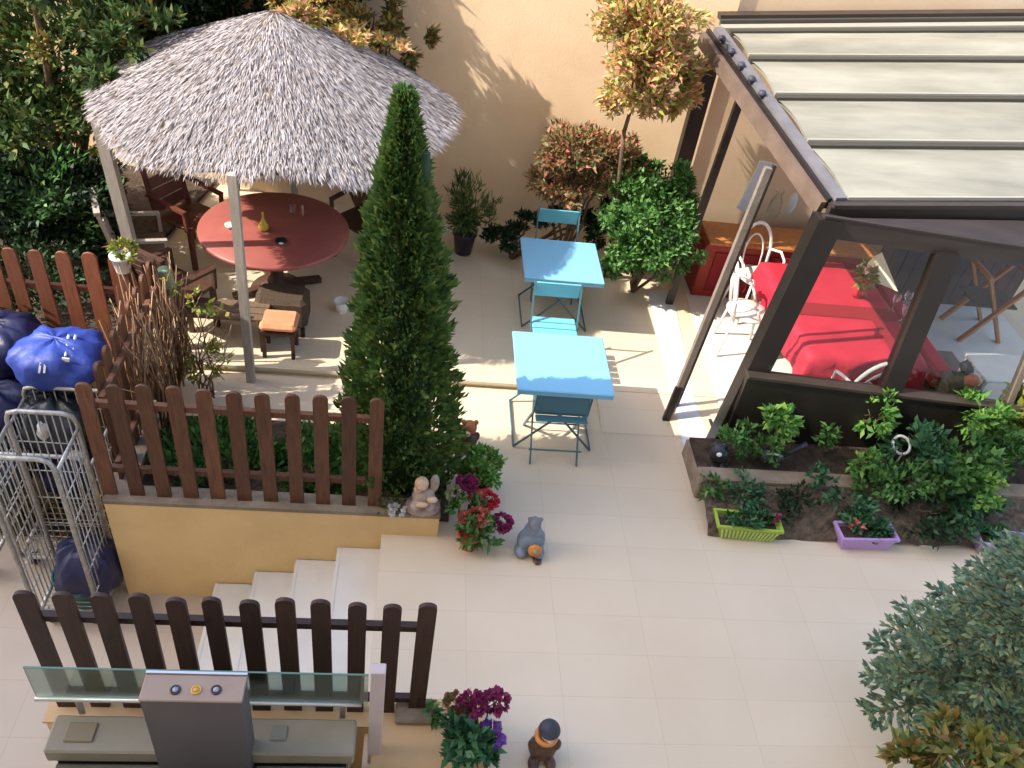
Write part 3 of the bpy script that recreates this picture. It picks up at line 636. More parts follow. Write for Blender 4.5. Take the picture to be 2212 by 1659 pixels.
# floor track
tk = [at(1452, 628, .02), at(1478, 785, .02), at(1540, 925, .02)]
b = MB(); b.bar(tk[0], tk[1], .05, .02); b.build('floor_track', 'per_dark', t)
b = MB(); b.bar(tk[1], tk[2], .03, .03); b.build('floor_track', 'per_mid', t)
# open door leaf
d = thing('glass_door', 'narrow glass folding door leaf standing open at the veranda corner', 'door', (2.3, 5.3, 0))
a0 = at(1440, 905, .012); a1 = atY(1660, 362, a0.y+.1); kk = a1-a0
h0 = a0+Vector((.10, .13, 0)); h1 = h0+kk*.985
b = MB(); b.bar(a0, a1, .05, .045); b.build('stile', 'greywood', d)
b = MB(); b.bar(a0+Vector((-.02, -.03, .0)), a0.lerp(a1, .16)+Vector((-.02, -.03, 0)), .06, .03); b.build('handle_plate', 'per_dark', d)
b = MB(); b.bar(h0, h1, .025, .03); b.build('stile', 'per_mid', d)
b = MB(); b.bar(a0+Vector((0, 0, .03)), h0+Vector((0, 0, .03)), .02, .05); b.build('rail', 'per_mid', d)
b = MB(); b.bar(a1-kk*.02, h1-kk*.02, .02, .03); b.build('rail', 'per_mid', d)
b = MB(); b.add([a0+kk*.03, h0+kk*.03, h1-kk*.03, a1-kk*.03], [(0, 1, 2, 3)]); b.build('pane', 'clearglass', d)

# veranda floor
b = MB(); b.prism([(2.75, 5.03), (6.5, 5.03), (6.5, 7.85), (2.85, 7.85)], .076, .081); struct('veranda_floor', b, mat('veranda_tile', (.60, .58, .53), .3, (.66, .64, .6), 2))
b = MB(); b.prism([(2.78, 5.03), (6.5, 5.03), (6.5, 5.64), (2.82, 5.64)], .004, .08); struct('veranda_step', b, 'stair')

# ---- veranda furniture
t = thing('red_sideboard', 'low dark red cabinet with an orange wooden top against the veranda back', 'cabinet', (3.4, 7.3, .08))
b = MB(); b.bbox(2.88, 4.7, 7.22, 7.62, .08, .70, .01); b.build('body', 'redwall', t)
b = MB(); b.bbox(2.9, 4.72, 7.20, 7.64, .70, .74, .008); b.build('top', 'orangewood', t)
b = MB()
for k in range(3): b.bx(3.0+k*.58, 3.5+k*.58, 7.205, 7.22, .16, .62)
b.build('door', 'redcloth2', t)
for i, (px, py) in enumerate(((1625, 410), (1665, 440), (1700, 425))):
    q = atY(px, py, 7.45); lathe_one('carafe', ['tall clear carafe at the left end of the red cabinet', 'clear glass jar in the middle of the red cabinet top', 'white ceramic jug at the right of the jars on the red cabinet'][i], 'jug', (px, py+ 30), .741, [(.05, 0), (.07, .08), (.06, .2), (.03, .26), (.045, .32)], ['wineglass', 'clearglass', 'white'][i], cap=False)
q = atY(1640, 350, 7.7); t = thing('glass_shelf', 'pale bluish glass panel leaning on the wall behind the cabinet', 'glass panel', (q.x, 7.7, .74))
b = MB(); b.box((q.x+.05, 7.68, 1.15), (.18, .03, .55), Matrix.Rotation(R(8), 3, 'Y')); b.build('panel', mat('frosted_glass', (.52, .62, .68), .3, (.6, .7, .75), 3), t)

# red table with cloth
rt = [at(1795, 570, .75), at(1738, 700, .75), at(1905, 690, .75), at(2035, 548, .75)]
t = thing('dining_table', 'square dining table with four legs under the red cloth', 'table', (3.9, 6.1, .08))
TX0, TX1, TY0, TY1 = 3.36, 4.42, 5.42, 6.92
b = MB(); b.bbox(TX0+.035, TX1-.035, TY0+.035, TY1-.035, .71, .742, .008); b.build('tabletop', 'orangewood', t)
for x in (TX0+.06, TX1-.06):
    for y in (TY0+.06, TY1-.06): b = MB(); b.bar((x, y, .08), (x, y, .71), .05, .05); b.build('leg', 'orangewood', t)
def cloth(name, x0, x1, y0, y1, z, drop, m, n=26, label=None):
    b = MB(); b.smooth = True; vs = []; fs = []
    for j in range(n+1):
        for i in range(n+1):
            u = i/n; v = j/n; ex = .14; ux = x0-drop+(x1-x0+2*drop)*u; vy = y0-drop+(y1-y0+2*drop)*v
            ox = max(0, x0-ux, ux-x1); oy = max(0, y0-vy, vy-y1); o = max(ox, oy)+min(ox, oy)*.8
            cx = min(max(ux, x0-.01), x1+.01); cy = min(max(vy, y0-.01), y1+.01)
            wv = .02*math.sin(ux*23+vy*19)*min(1, o/.1)
            fx = (ux-cx)*.18; fy = (vy-cy)*.18
            vs.append((cx+fx+(wv if ox else 0), cy+fy+(wv if oy else 0), z-o*.96+.002*math.sin(ux*9)*math.cos(vy*7)))
    for j in range(n):
        for i in range(n): fs.append((j*(n+1)+i, j*(n+1)+i+1, (j+1)*(n+1)+i+1, (j+1)*(n+1)+i))
    b.add(vs, fs); return tag(b.build(name, m), label, 'tablecloth')
cloth('tablecloth', TX0, TX1, TY0, TY1, .752, .26, 'redcloth', label='bright red tablecloth over the long veranda table')
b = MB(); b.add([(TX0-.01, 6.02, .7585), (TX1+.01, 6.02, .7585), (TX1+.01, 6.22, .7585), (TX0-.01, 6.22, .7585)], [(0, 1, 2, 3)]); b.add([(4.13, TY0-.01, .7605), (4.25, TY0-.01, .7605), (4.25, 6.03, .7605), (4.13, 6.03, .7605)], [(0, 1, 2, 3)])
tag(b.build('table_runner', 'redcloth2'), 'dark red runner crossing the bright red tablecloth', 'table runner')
q = at(1905, 600, .77); t = thing('menu_card', 'cream triangular menu card standing on the red tablecloth', 'menu', (q.x, q.y, .76))
A = at(1850, 575, .78); B_ = at(1905, 545, 1.0); C_ = at(1940, 630, .765); D_ = at(1870, 600, .765)
b = MB(); nrm_ = (C_-A).cross(B_-A).normalized()*.004; pts = [A, B_, C_, D_]; b.add([p+nrm_ for p in pts]+[p-nrm_ for p in pts], [(0, 1, 2, 3), (7, 6, 5, 4), (0, 4, 5, 1), (1, 5, 6, 2), (2, 6, 7, 3), (3, 7, 4, 0)]); b.build('card', 'paper', t)
q = at(1848, 640, .76); t = thing('flower_vase', 'small vase of yellow and green flowers on the red table', 'vase', (q.x, q.y, .76))
b = MB(); b.lathe([(.03, .76), (.045, .80), (.025, .87), (.03, .89)], (q.x, q.y, 0), 16); b.build('vase', 'redcloth', t)
crown('leaves', [((q.x, q.y, .98), (.10, .08, .13))], 160, .07, 'lf_yel', t, 12); crown('flowers', [((q.x, q.y, 1.0), (.10, .08, .12))], 70, .04, 'pt_pink', t, 8, asp=.9)
for i, (px, py) in enumerate(((1925, 655), (1950, 650), (1968, 668), (1945, 680))):
    lathe_one('wine_glass', ['leftmost stemmed glass beside the menu card', 'stemmed glass behind the others on the red table', 'rightmost stemmed glass on the red table', 'stemmed glass nearest the camera on the red table'][i], 'glass', (px, py+14), .762, [(.032, 0), (.004, .006), (.004, .07), (.034, .11), (.036, .15), (.028, .18)], 'wineglass', cap=False)
# hoop chairs
def hoop_chair(cx, cy, z0, rz, label, ch='cushion'):
    t = thing('hoop_chair', label, 'chair', (0, 0, 0), 'white metal chairs at the veranda table')
    b = MB(); b.lathe([(.19, .43), (.20, .445), (.19, .46), (.01, .462)], (0, 0, 0), 20); b.build('seat', 'cushion', t)
    b = MB(); pts = []
    for i in range(15):
        a = math.pi*i/14; pts.append((.19*math.cos(a), .18+.06*math.sin(a), .62+.30*math.sin(a)))
    pts = [(.17, .14, .42)]+pts+[(-.17, .14, .42)]; b.tube(pts, .017, 8); b.build('back_hoop', 'white', t)
    b = MB(); pts = [(.11*math.cos(math.pi*i/10), .18+.05*math.sin(math.pi*i/10), .6+.20*math.sin(math.pi*i/10)) for i in range(11)]; b.tube([(.1, .15, .43)]+pts+[(-.1, .15, .43)], .009, 6); b.build('inner_hoop', 'white', t)
    for sx in (-1, 1):
        for sy in (-1, 1): b = MB(); b.tube([(sx*.14, sy*.13, .44), (sx*.19, sy*.18, 0)], .013, 8); b.build('leg', 'white', t)
    for k in (-1, 1): b = MB(); b.tube([(k*.24, -.02, .62), (k*.25, .08, .66), (k*.19, .18, .64)], .014, 6); b.tube([(k*.24, -.02, .62), (k*.18, -.1, .45)], .014, 6); b.build('armrest', 'white', t)
    t.location = (cx, cy, z0); t.rotation_euler.z = rz; return t
hoop_chair(3.40, 6.98, .08, R(15), 'white hoop-backed chair between the red cabinet and red table')
hoop_chair(3.80, 5.30, .08, R(185), 'white hoop-backed chair at the near end of the red table')
hoop_chair(3.12, 6.35, .08, R(80), 'white hoop-backed chair at the left side of the red table')
# right side: crossed wooden folding chair, red bench, white table
q = at(2110, 740, .08); t = thing('folding_wood_chair', 'orange wooden folding frame with crossed legs right of the red table', 'chair', (q.x, q.y, .08))
for sy in (0, .4):
    b = MB(); b.bar((q.x-.22, q.y+sy, .08), (q.x+.25, q.y+sy, .85), .05, .03); b.build('leg', 'orangewood', t)
    b = MB(); b.bar((q.x+.26, q.y+sy+.03, .08), (q.x-.24, q.y+sy+.03, .85), .05, .03); b.build('leg', 'orangewood', t)
for dx in (-.24, .25): b = MB(); b.bar((q.x+dx, q.y, .85), (q.x+dx, q.y+.43, .85), .04, .04); b.build('rail', 'orangewood', t)
b = MB(); b.bx(q.x-.22, q.x+.24, q.y+.03, q.y+.4, .50, .52); b.build('seat', 'wicker', t)
t = thing('red_bench', 'narrow red padded bench right of the dining table', 'bench', (4.72, 6.3, .08))
b = MB(); b.bbox(4.62, 4.80, 5.5, 6.9, .42, .60, .03); b.build('seat', 'redcloth', t)
b = MB(); b.bx(4.64, 4.78, 5.52, 6.88, .08, .42); b.build('base', 'wood_brown', t)
t = thing('wooden_screen', 'tall brown wooden screen at the back right of the veranda', 'screen', (5.7, 7.45, .08))
b = MB()
for k in range(12): b.bx(4.85+k*.145, 4.985+k*.145, 7.42+.004*(k%2), 7.45, .10, 1.75)
b.build('boards', 'wood_brown', t)
b = MB(); b.bx(4.83, 6.6, 7.455, 7.49, 1.55, 1.62); b.build('rail', 'orangewood', t)
q = at(2165, 800, .70); t = thing('white_table', 'white side table showing through the right window', 'table', (q.x, q.y, .08))
b = MB(); b.bbox(q.x-.24, q.x+.4, q.y-.16, q.y+.25, .67, .70, .008); b.build('tabletop', 'white', t)
for x in (-.2, .36):
    for y in (-.12, .2): b = MB(); b.bar((q.x+x, q.y+y, .08), (q.x+x, q.y+y, .67), .03, .03); b.build('leg', 'white', t)
q = at(2095, 830, .70); t = thing('cloth_bundle', 'pink and dark cloth bundle by the right window sill', 'cloth', (q.x, q.y, .6))
b = MB(); b.ball((q.x, q.y, .74), .07, 14, 10, .12, (1, .8, .8)); b.build('pink_cloth', 'pt_pink', t); b = MB(); b.ball((q.x-.03, q.y+.1, .80), .06, 14, 10, .15, (.8, 1.2, .9)); b.build('dark_cloth', 'darkfig', t)
t2 = thing('cloth_shelf', 'small dark shelf inside the right window', 'shelf', (q.x, q.y, .08)); b = MB(); b.bx(q.x-.15, q.x+.1, q.y-.08, q.y+.2, .64, .675); b.build('board', 'per_mid', t2)
b = MB(); b.bx(q.x-.13, q.x-.1, q.y-.06, q.y+.18, .08, .64); b.build('leg', 'per_mid', t2)
b = MB(); b.bx(q.x+.05, q.x+.08, q.y-.06, q.y+.18, .08, .64); b.build('leg', 'per_mid', t2)
q = at(2010, 765, .08)
lathe_one('candle_lantern', 'little white lantern on the veranda floor right of the red table', 'lantern', (2015, 790), .30, [(.035, 0), (.04, .05), (.012, .09), (.01, .13)], 'white')
t = thing('low_table', 'low grey brown table behind the right window', 'table', (q.x, q.y, .08))
q = at(2040, 800, .28); b = MB(); b.bbox(q.x-.28, q.x+.22, q.y-.1, q.y+.3, .26, .295, .006); b.build('tabletop', 'greywood', t)
for x in (-.22, .16):
    for y in (-.06, .25): b = MB(); b.bar((q.x+x, q.y+y, .08), (q.x+x, q.y+y, .26), .03, .03); b.build('leg', 'greywood', t)

# ================================================================== RAISED PLANTING BED (right)
t = thing('planting_bed', 'raised stone-edged planting bed along the veranda front', 'planter', (3.8, 4.3, 0))
b = MB(); b.bbox(2.31, 6.5, 4.42, 4.56, 0, .235, .014); b.build('kerb', 'kerb', t)
b = MB(); b.prism([(2.32, 4.56), (2.34, 4.56), (2.34, 4.925), (2.32, 4.925)], 0, .16); b.build('side_board', 'kerb', t)
b = MB(); b.bx(2.34, 6.5, 4.56, 4.925, .003, .19); b.build('back_soil', 'soil', t)
b = MB(); N = 40; vs = []; fs = []
for j in range(7):
    for i in range(N+1): 
        v = j/6; vs.append((2.33+(i/N)*3.9, 4.03+.385*v, .01+.19*v**.75+random.uniform(-.025, .025)))
for j in range(6):
    for i in range(N): fs.append((j*(N+1)+i, j*(N+1)+i+1, (j+1)*(N+1)+i+1, (j+1)*(N+1)+i))
b.add(vs, fs); b.build('front_soil', 'rubble', t)
# plants in the bed
def bedplant(px, py, z, rx, ry, n, L, m, label, foot=None, name='leafy_plant', **kw):
    p = at(px, py, z); d_ = (p-CC).dot(CW); x = rx*d_/CF; zz = ry*d_/CF
    return shrub(name, label, 'plant', (p.x, p.y+.02, foot if foot is not None else max(.2, z-zz*1.3)), [(tuple(p), (x, x*.8, zz*1.0))], int(n*1.5), L, m, clumps=14, cr=.34, stems=4, stem_r=.006, asp=.6, **kw)
BP = [(1590, 945, .42, 40, 45, 170, .06, 'lf_green', 'sprawling green plant at the veranda corner by the dark figure'),
      (1683, 905, .55, 50, 36, 210, .075, 'lf_bright', 'bright leafy plant standing against the left end of the dark sill panel'),
      (1790, 945, .42, 24, 26, 90, .055, 'lf_green', 'small sprig above the middle of the stone edge'),
      (1893, 895, .6, 38, 46, 190, .07, 'lf_bright', 'bright leafy stem in front of the veranda post'),
      (1863, 1000, .42, 30, 28, 110, .06, 'lf_bright', 'pale green plant hanging over the stone edge below the post'),
      (1985, 975, .45, 70, 60, 420, .07, 'lf_teal', 'blue green plant beside the white ring'),
      (2060, 1010, .40, 75, 75, 520, .075, 'lf_green', 'large green plant covering the stone edge at the right'),
      (2130, 905, .62, 70, 60, 480, .075, 'lf_bright', 'bright bushy plant under the right window'),
      (2200, 880, .72, 50, 70, 330, .075, 'lf_yel', 'yellow green plant at the right end of the bed'),
      (2170, 985, .45, 60, 60, 360, .07, 'lf_green', 'green plant filling the right end of the bed'),
      (1775, 1030, .32, 26, 24, 90, .05, 'lf_teal', 'small blue green tuft on the middle of the stone edge'),
      (1830, 1085, .22, 60, 30, 260, .05, 'lf_teal', 'low dark green plant behind the purple planter'),
      (1720, 1080, .20, 50, 26, 150, .045, 'lf_hedge', 'sparse dark plant in the brown soil between the planters'),
      (1610, 1060, .22, 55, 26, 200, .045, 'lf_teal', 'dark green plant in the soil behind the lime planter'),
      (1985, 1105, .20, 80, 40, 460, .05, 'lf_hedge', 'dark bushy plant in the soil right of the purple planter'),
      (2090, 1080, .24, 70, 50, 420, .06, 'lf_teal', 'dark green plant below the right end of the stone edge')]
BP += [(1945, 1035, .34, 70, 34, 330, .06, 'lf_green', 'broad green plant spilling over the stone edge right of the pale plant'), (2120, 1040, .40, 75, 50, 420, .065, 'lf_bright', 'bright green plant at the far right over the stone edge'), (1660, 965, .36, 40, 26, 150, .055, 'lf_green', 'green tuft just above the dark watering can'), (1540, 1050, .2, 30, 30, 120, .05, 'lf_green', 'green weeds at the left end of the soil slope'), (1655, 1110, .12, 50, 26, 170, .045, 'lf_hedge', 'dark weeds behind the right end of the lime planter'), (1900, 1045, .3, 50, 35, 240, .055, 'lf_green', 'trailing green plant over the stone edge above the purple planter'), (2050, 1140, .12, 60, 30, 260, .05, 'lf_teal', 'dark green plant at the front edge of the soil right of the purple planter')]
for a in BP: bedplant(*a)
# things in the bed
q = at(1945, 965, .42); t = thing('white_hoop', 'white ring standing among the bed plants', 'ring', (q.x, q.y, .22))
b = MB(); b.tube([(q.x+.075*math.cos(k*math.pi/10), q.y+.06*math.sin(k*math.pi/10), .44+.045*math.sin(k*math.pi/10)) for k in range(21)], .012, 8); b.build('ring', 'white', t); b = MB(); b.tube([(q.x, q.y-.06, .40), (q.x, q.y-.05, .22)], .008, 6); b.build('stake', 'white', t)
q = at(1672, 1000, .30); t = thing('watering_can', 'dark blue watering can lying in the bed behind the stone edge', 'watering can', (q.x, q.y+.06, .22))
b = MB(); b.ball((q.x, q.y+.08, .30), .085, 16, 10, 0, (1.25, .8, .75)); b.build('body', 'darkfig', t)
b = MB(); b.tube([(q.x+.09, q.y+.08, .30), (q.x+.20, q.y+.10, .38), (q.x+.27, q.y+.12, .42)], [.022, .015, .02], 8); b.build('spout', 'darkfig', t)
b = MB(); b.tube([(q.x-.07, q.y+.05, .34), (q.x-.03, q.y+.0, .40), (q.x+.05, q.y+.02, .36)], .009, 8); b.build('handle', 'dialgrey', t)
M['pebble'] = mat('small_clutter', (.3, .28, .3), .6, (.1, .1, .12), 8)
def window_box(px, py, w_, m, label, rib, flowers, yaw=0):
    p = at(px, py, 0); t = thing('flower_box', label, 'planter', (0, 0, 0), 'coloured plastic planters along the bed')
    b = MB(); h = .14; a, c = w_/2, .085; k = .82; wl = .012
    def ringv(s_, z, ins=0): return [(-a*s_+ins, -c*s_+ins, z), (a*s_-ins, -c*s_+ins, z), (a*s_-ins, c*s_-ins, z), (-a*s_+ins, c*s_-ins, z)]
    vs = ringv(k, 0)+ringv(1, h)+ringv(1, h, wl)+ringv(.93, h-.04, wl); fs = [(3, 2, 1, 0)]
    for i in range(3):
        for j in range(4): fs.append((i*4+j, i*4+(j+1) % 4, i*4+4+(j+1) % 4, i*4+4+j))
    b.add(vs, fs); b.build('box', m, t)
    b = MB(); z = h+.004; b.bx(-a-.008, a+.008, -c-.008, -c+.012, h-.02, z); b.bx(-a-.008, a+.008, c-.012, c+.008, h-.02, z); b.bx(-a-.008, -a+.012, -c+.0125, c-.0125, h-.02, z); b.bx(a-.012, a+.008, -c+.0125, c-.0125, h-.02, z); b.build('rim', m, t)
    if rib:
        b = MB()
        for i in range(15):
            x = -a*.86+i*a*1.72/14; b.bar((x*.88, -c*k-.008, .012), (x, -c-.004, h-.025), .012, .012)
        b.build('ribs', rib, t)
    b = MB(); b.bx(-a*.92, a*.92, -c*.82, c*.82, h-.05, h-.035); b.build('soil', 'soil', t)
    crown('plants', [((0, 0, h+.02), (a*.92, c*.9, .06))], 480, .05, 'lf_teal', t, 16)
    if flowers: crown('flowers', [((flowers[1]*a, .01, h+.045), (.06, .05, .04))], 60, .03, flowers[0], t, 6, asp=.9)
    t.location = (p.x, p.y, .002); t.rotation_euler.z = yaw; return t
window_box(1605, 1150, .50, 'limepot', 'lime green fluted flower box at the left end of the bed', mat('lime_rib', (.52, .62, .20), .45), ('pt_magenta', .7), R(-3))
window_box(1857, 1172, .46, 'purplepot', 'purple flower box standing in the middle before the bed', None, ('pt_pink', -.4), R(2))
window_box(2150, 1188, .42, 'purplepot', 'lilac striped flower box half hidden by the spruce', 'white', None, R(-8))

# ================================================================== TROLLEYS AND BAGS (lower yard)
def cage(x0, x1, y0, y1, label, zt=1.0, hoops=True):
    z0 = YARD+.14; t = thing('roll_cage_trolley', label, 'trolley', ((x0+x1)/2, (y0+y1)/2, YARD), 'wire roll cages in the lower yard')
    b = MB(); r = .016
    for y in (y0, y1):
        pts = [(x0, y, z0), (x0, y, zt-.08), (x0+.02, y, zt-.02), (x0+.08, y, zt), (x1-.08, y, zt), (x1-.02, y, zt-.02), (x1, y, zt-.08), (x1, y, z0)]; b.tube(pts, r, 8)
    for x in (x0, x1): b.tube([(x, y0, zt-.12), (x, y1, zt-.12)], r*.8, 8); b.tube([(x, y0, z0), (x, y1, z0)], r, 8)
    for y in (y0, y1): b.tube([(x0, y, z0), (x1, y, z0)], r, 8)
    b.build('frame', 'steel', t)
    b = MB(); n = 9
    for i in range(1, n): x = x0+(x1-x0)*i/n; b.tube([(x, y1, z0), (x, y1, zt)], .0045, 5)
    for i in range(1, 6): z = z0+(zt-z0)*i/6; b.tube([(x0, y1, z), (x1, y1, z)], .0045, 5)
    b.build('back_mesh', 'steel', t)
    for x in (x0, x1):
        b = MB()
        for i in range(1, 8): y = y0+(y1-y0)*i/8; b.tube([(x, y, z0), (x, y, zt-.12)], .0045, 5)
        for i in range(1, 6): z = z0+(zt-.12-z0)*i/6; b.tube([(x, y0, z), (x, y1, z)], .0045, 5)
        b.build('side_mesh', 'steel', t)
    b = MB()
    for i in range(3): z = z0+.42+i*.02; 
    for i in range(12): y = y0+(y1-y0)*(i+.5)/12; b.tube([(x0, y, z0), (x1, y, z0)], .004, 5)
    b.build('deck', 'steel', t)
    for x in (x0+.06, x1-.06):
        for y in (y0+.06, y1-.06):
            b = MB(); b.tube([(x-.015, y, YARD+.05), (x+.015, y, YARD+.05)], .05, 14); w1 = b.build('caster_wheel', 'black', t)
            b = MB(); b.bx(x-.025, x-.019, y-.02, y+.02, YARD+.05, z0); b.bx(x+.019, x+.025, y-.02, y+.02, YARD+.05, z0); b.build('caster_fork', 'steel', w1)
    return t
cage(-2.48, -2.06, 3.62, 4.02, 'empty wire roll cage with a rounded front hoop, nearest the camera', .92)
cage(-2.78, -2.12, 4.12, 4.80, 'wire roll cage loaded with the blue and black sacks', .42)
cage(-3.62, -2.96, 4.0, 4.7, 'wire roll cage cut off by the left edge of the picture', .95)
def bag(c, r, sc, m, name, label, cat='bag', noise=.0, knots=True, seed=0):
    """soft sack: lumpy super-ellipsoid with folds"""
    random.seed(seed); b = MB(); b.smooth = True; vs = []; fs = []; S, Rn = 40, 24; c = Vector(c)
    ph = [random.uniform(0, 6) for _ in range(8)]
    for i in range(Rn+1):
        th = math.pi*i/Rn
        for k in range(S):
            a = 2*math.pi*k/S; f = 1+.05*math.sin(5*a+ph[0]+2*th)+.04*math.sin(9*a+ph[1]-3*th)+.035*math.sin(4*th+ph[2]+2*a)+.025*math.sin(15*a+5*th+ph[3])
            x = math.copysign(abs(math.sin(th)*math.cos(a))**.8, math.cos(a)); y = math.copysign(abs(math.sin(th)*math.sin(a))**.8, math.sin(a)); z = math.copysign(abs(math.cos(th))**.85, math.cos(th))
            vs.append(c+Vector((r*f*sc[0]*x, r*f*sc[1]*y, r*f*sc[2]*z)))
    for i in range(Rn):
        for k in range(S): fs.append((i*S+k, (i+1)*S+k, (i+1)*S+(k+1) % S, i*S+(k+1) % S))
    t = thing(name, label, cat, (c.x, c.y, c.z-r*sc[2])); b.add(vs, fs); b.build('sack', m, t); return t
q = at(128, 770, .52)
BB = bag((q.x, q.y, .50), .30, (1.08, .9, .62), 'bluebag', 'laundry_bag', 'big bright blue bag with white marks on top of the roll cage', seed=3)
def decal(t, pts, off, m='white', name='print'):
    b = MB()
    for (x0, y0, x1, y1, w_, z) in pts:
        A = at(x0, y0, z); B_ = at(x1, y1, z); b.bar(A, B_, w_, .012, up=-ray((x0+x1)/2, (y0+y1)/2))
    return b.build(name, m, t)
def bag_surface_z(px, py, c, r, sc):   # march the pixel ray to the bag surface
    v = ray(px, py).normalized(); lo = None; s_ = 3.0
    while s_ < 9:
        p = CC+v*s_; q_ = Vector(((p.x-c[0])/(r*sc[0]), (p.y-c[1])/(r*sc[1]), (p.z-c[2])/(r*sc[2])))
        if q_.length < 1.04: return p
        s_ += .01
    return CC+v*6
bc = (q.x, q.y, .50)
b = MB()
for x0, y0, x1, y1, w_ in ((148, 724, 141, 770, .016), (163, 724, 156, 770, .016), (134, 776, 150, 778, .03), (88, 782, 84, 806, .014), (98, 782, 95, 806, .014)):
    b = MB(); A = bag_surface_z(x0, y0, bc, .30, (1.08, .9, .62)); B_ = bag_surface_z(x1, y1, bc, .30, (1.08, .9, .62)); k = (CC-A).normalized()*.012; b.bar(A+k, B_+k, w_, .012, up=(CC-A)); b.build('print', 'white', BB)

q2 = at(130, 895, .12); bag((q2.x, q2.y+.02, .06), .30, (1.0, .95, .85), 'blackbag', 'laundry_bag', 'shiny black sack under the blue bag', seed=5)
bag((q2.x+.02, q2.y+.05, -.42), .30, (1.0, .95, .85), 'navy', 'laundry_bag', 'dark navy sack at the bottom of the loaded roll cage', seed=8)
for i, (px, py, z, lab) in enumerate(((10, 880, .1, 'dark sack at the left picture edge inside the cut-off cage'), (0, 1010, -.3, 'dark sack lower in the cut-off cage at the left picture edge'), (20, 745, .45, 'dark navy sack topmost in the cut-off cage'))):
    q3 = at(px, py, z); bag((q3.x-.05, q3.y, z), .27, (1.1, 1, .8), ['navy', 'blackbag', 'navy'][i], 'laundry_bag', lab, seed=20+i)
q4 = at(192, 1215, -.45); bag((q4.x, q4.y, -.48), .22, (1.0, 1.0, 1.1), 'navy', 'laundry_bag', 'navy sack printed with white in the empty-looking front roll cage', seed=11)
q5 = at(190, 1262, -.66); 
t = thing('plastic_bin', 'dark teal bin below the navy sack behind the front fence', 'bin', (q5.x, q5.y, YARD))
b = MB(); b.lathe([(.13, YARD), (.19, YARD+.28), (.205, YARD+.29), (.2, YARD+.27), (.12, YARD+.05)], (q5.x-.02, q5.y+.02, 0), 24, cap=False); b.build('bin', 'teal', t)
q6 = at(95, 950, 0)
for i in range(5):
    pass
# crate of odds and ends and a white cloth on the cages
q = at(95, 935, .15); t = thing('cloth_scrap', 'crumpled pale cloth beside the black sack', 'cloth', (q.x, q.y, .0)); b = MB(); b.ball((q.x, q.y, .16), .05, 12, 8, .25, (.8, 1, 1.6)); b.build('cloth', 'cushion', t)
q = at(165, 985, -.05); t = thing('cloth_scrap', 'small beige cloth hanging below the black sack', 'cloth', (q.x, q.y, -.1)); b = MB(); b.ball((q.x, q.y, -.04), .05, 12, 8, .3, (1.2, .6, .9)); b.build('cloth', 'cushion', t)

# green strip in the yard, beside the trolleys
P, D = cloud([((-3.4, 4.62, YARD+.03), (1.3, .22, .10)), ((-2.4, 4.55, YARD+.02), (.5, .2, .07))], 2600, 70, .3)
b = MB(); b.bx(-6, -2.0, 4.42, 5.45, YARD+.002, YARD+.03); struct('yard_soil', b, 'soil')
tag(leaf_mesh('ground_cover', P, D+unit(len(P))*.6+np.array([0, 0, .6]), unit(len(P))+np.array([0, 0, 1]), .07, .025, 'lf_olive', None), kind='stuff')
# ground cover in the bed behind the picket fence
P, D = cloud([((-1.35, 4.5, .14), (.5, .38, .12)), ((-.55, 4.5, .13), (.5, .38, .12)), ((.1, 4.6, .12), (.2, .25, .08))], 5200, 120, .28)
tag(leaf_mesh('ground_cover', P, D*.4+unit(len(P))*.6+np.array([0, 0, .8]), unit(len(P))+np.array([0, 0, 1]), .075, .03, 'lf_green', None), kind='stuff')

# ================================================================== TREES AND SHRUBS
# cypress
CF0 = Vector((.00, 4.38, .1)); top = atY(874, 205, 4.42); HC = top.z-CF0.z
t = thing('cypress', 'tall narrow green cypress at the end of the picket fence', 'tree', CF0)
b = MB(); trunk(b, CF0, CF0+Vector((top.x-CF0.x, 0, HC*.93)), .06, .01, 6, .01); b.build('trunk', 'bark', t)
n = 21000; zz = rng.random(n)**.8
def cyr(h): return np.interp(h, [0, .05, .21, .32, .48, .6, .73, .81, .91, .95, 1], [.34, .37, .36, .34, .275, .24, .18, .12, .068, .04, .01])
a = rng.random(n)*2*np.pi
lump = 1+.06*np.sin(a*2+zz*9)+.11*np.sin(a*7+zz*23)+.09*np.sin(a*11-zz*61)+.09*np.sin(a*5+zz*97)+.05*np.sin(a*3+zz*13)
rr = cyr(zz)*lump*(1-.30*rng.random(n)**1.8); cx = CF0.x+(top.x-CF0.x)*zz
pos = np.stack([cx+rr*np.cos(a), CF0.y+.04*zz+rr*np.sin(a), CF0.z+zz*HC], 1)
dr = np.stack([np.cos(a)*.75, np.sin(a)*.75, .9+0*a], 1)+rng.normal(0, .28, (n, 3)); nr = np.stack([-np.sin(a), np.cos(a), .2+0*a], 1)+rng.normal(0, .5, (n, 3))
leaf_mesh('crown', pos, dr, nr, rng.uniform(.04, .09, n), rng.uniform(.018, .034, n), 'lf_cyp', t, .25)
b = MB(); b.smooth = True; b.lathe([(float(cyr(h))*.5, CF0.z+h*HC) for h in (0, .06, .2, .4, .6, .75, .85, .9)], (CF0.x, CF0.y, 0), 16); b.build('inner_boughs', 'lf_hedge', t)

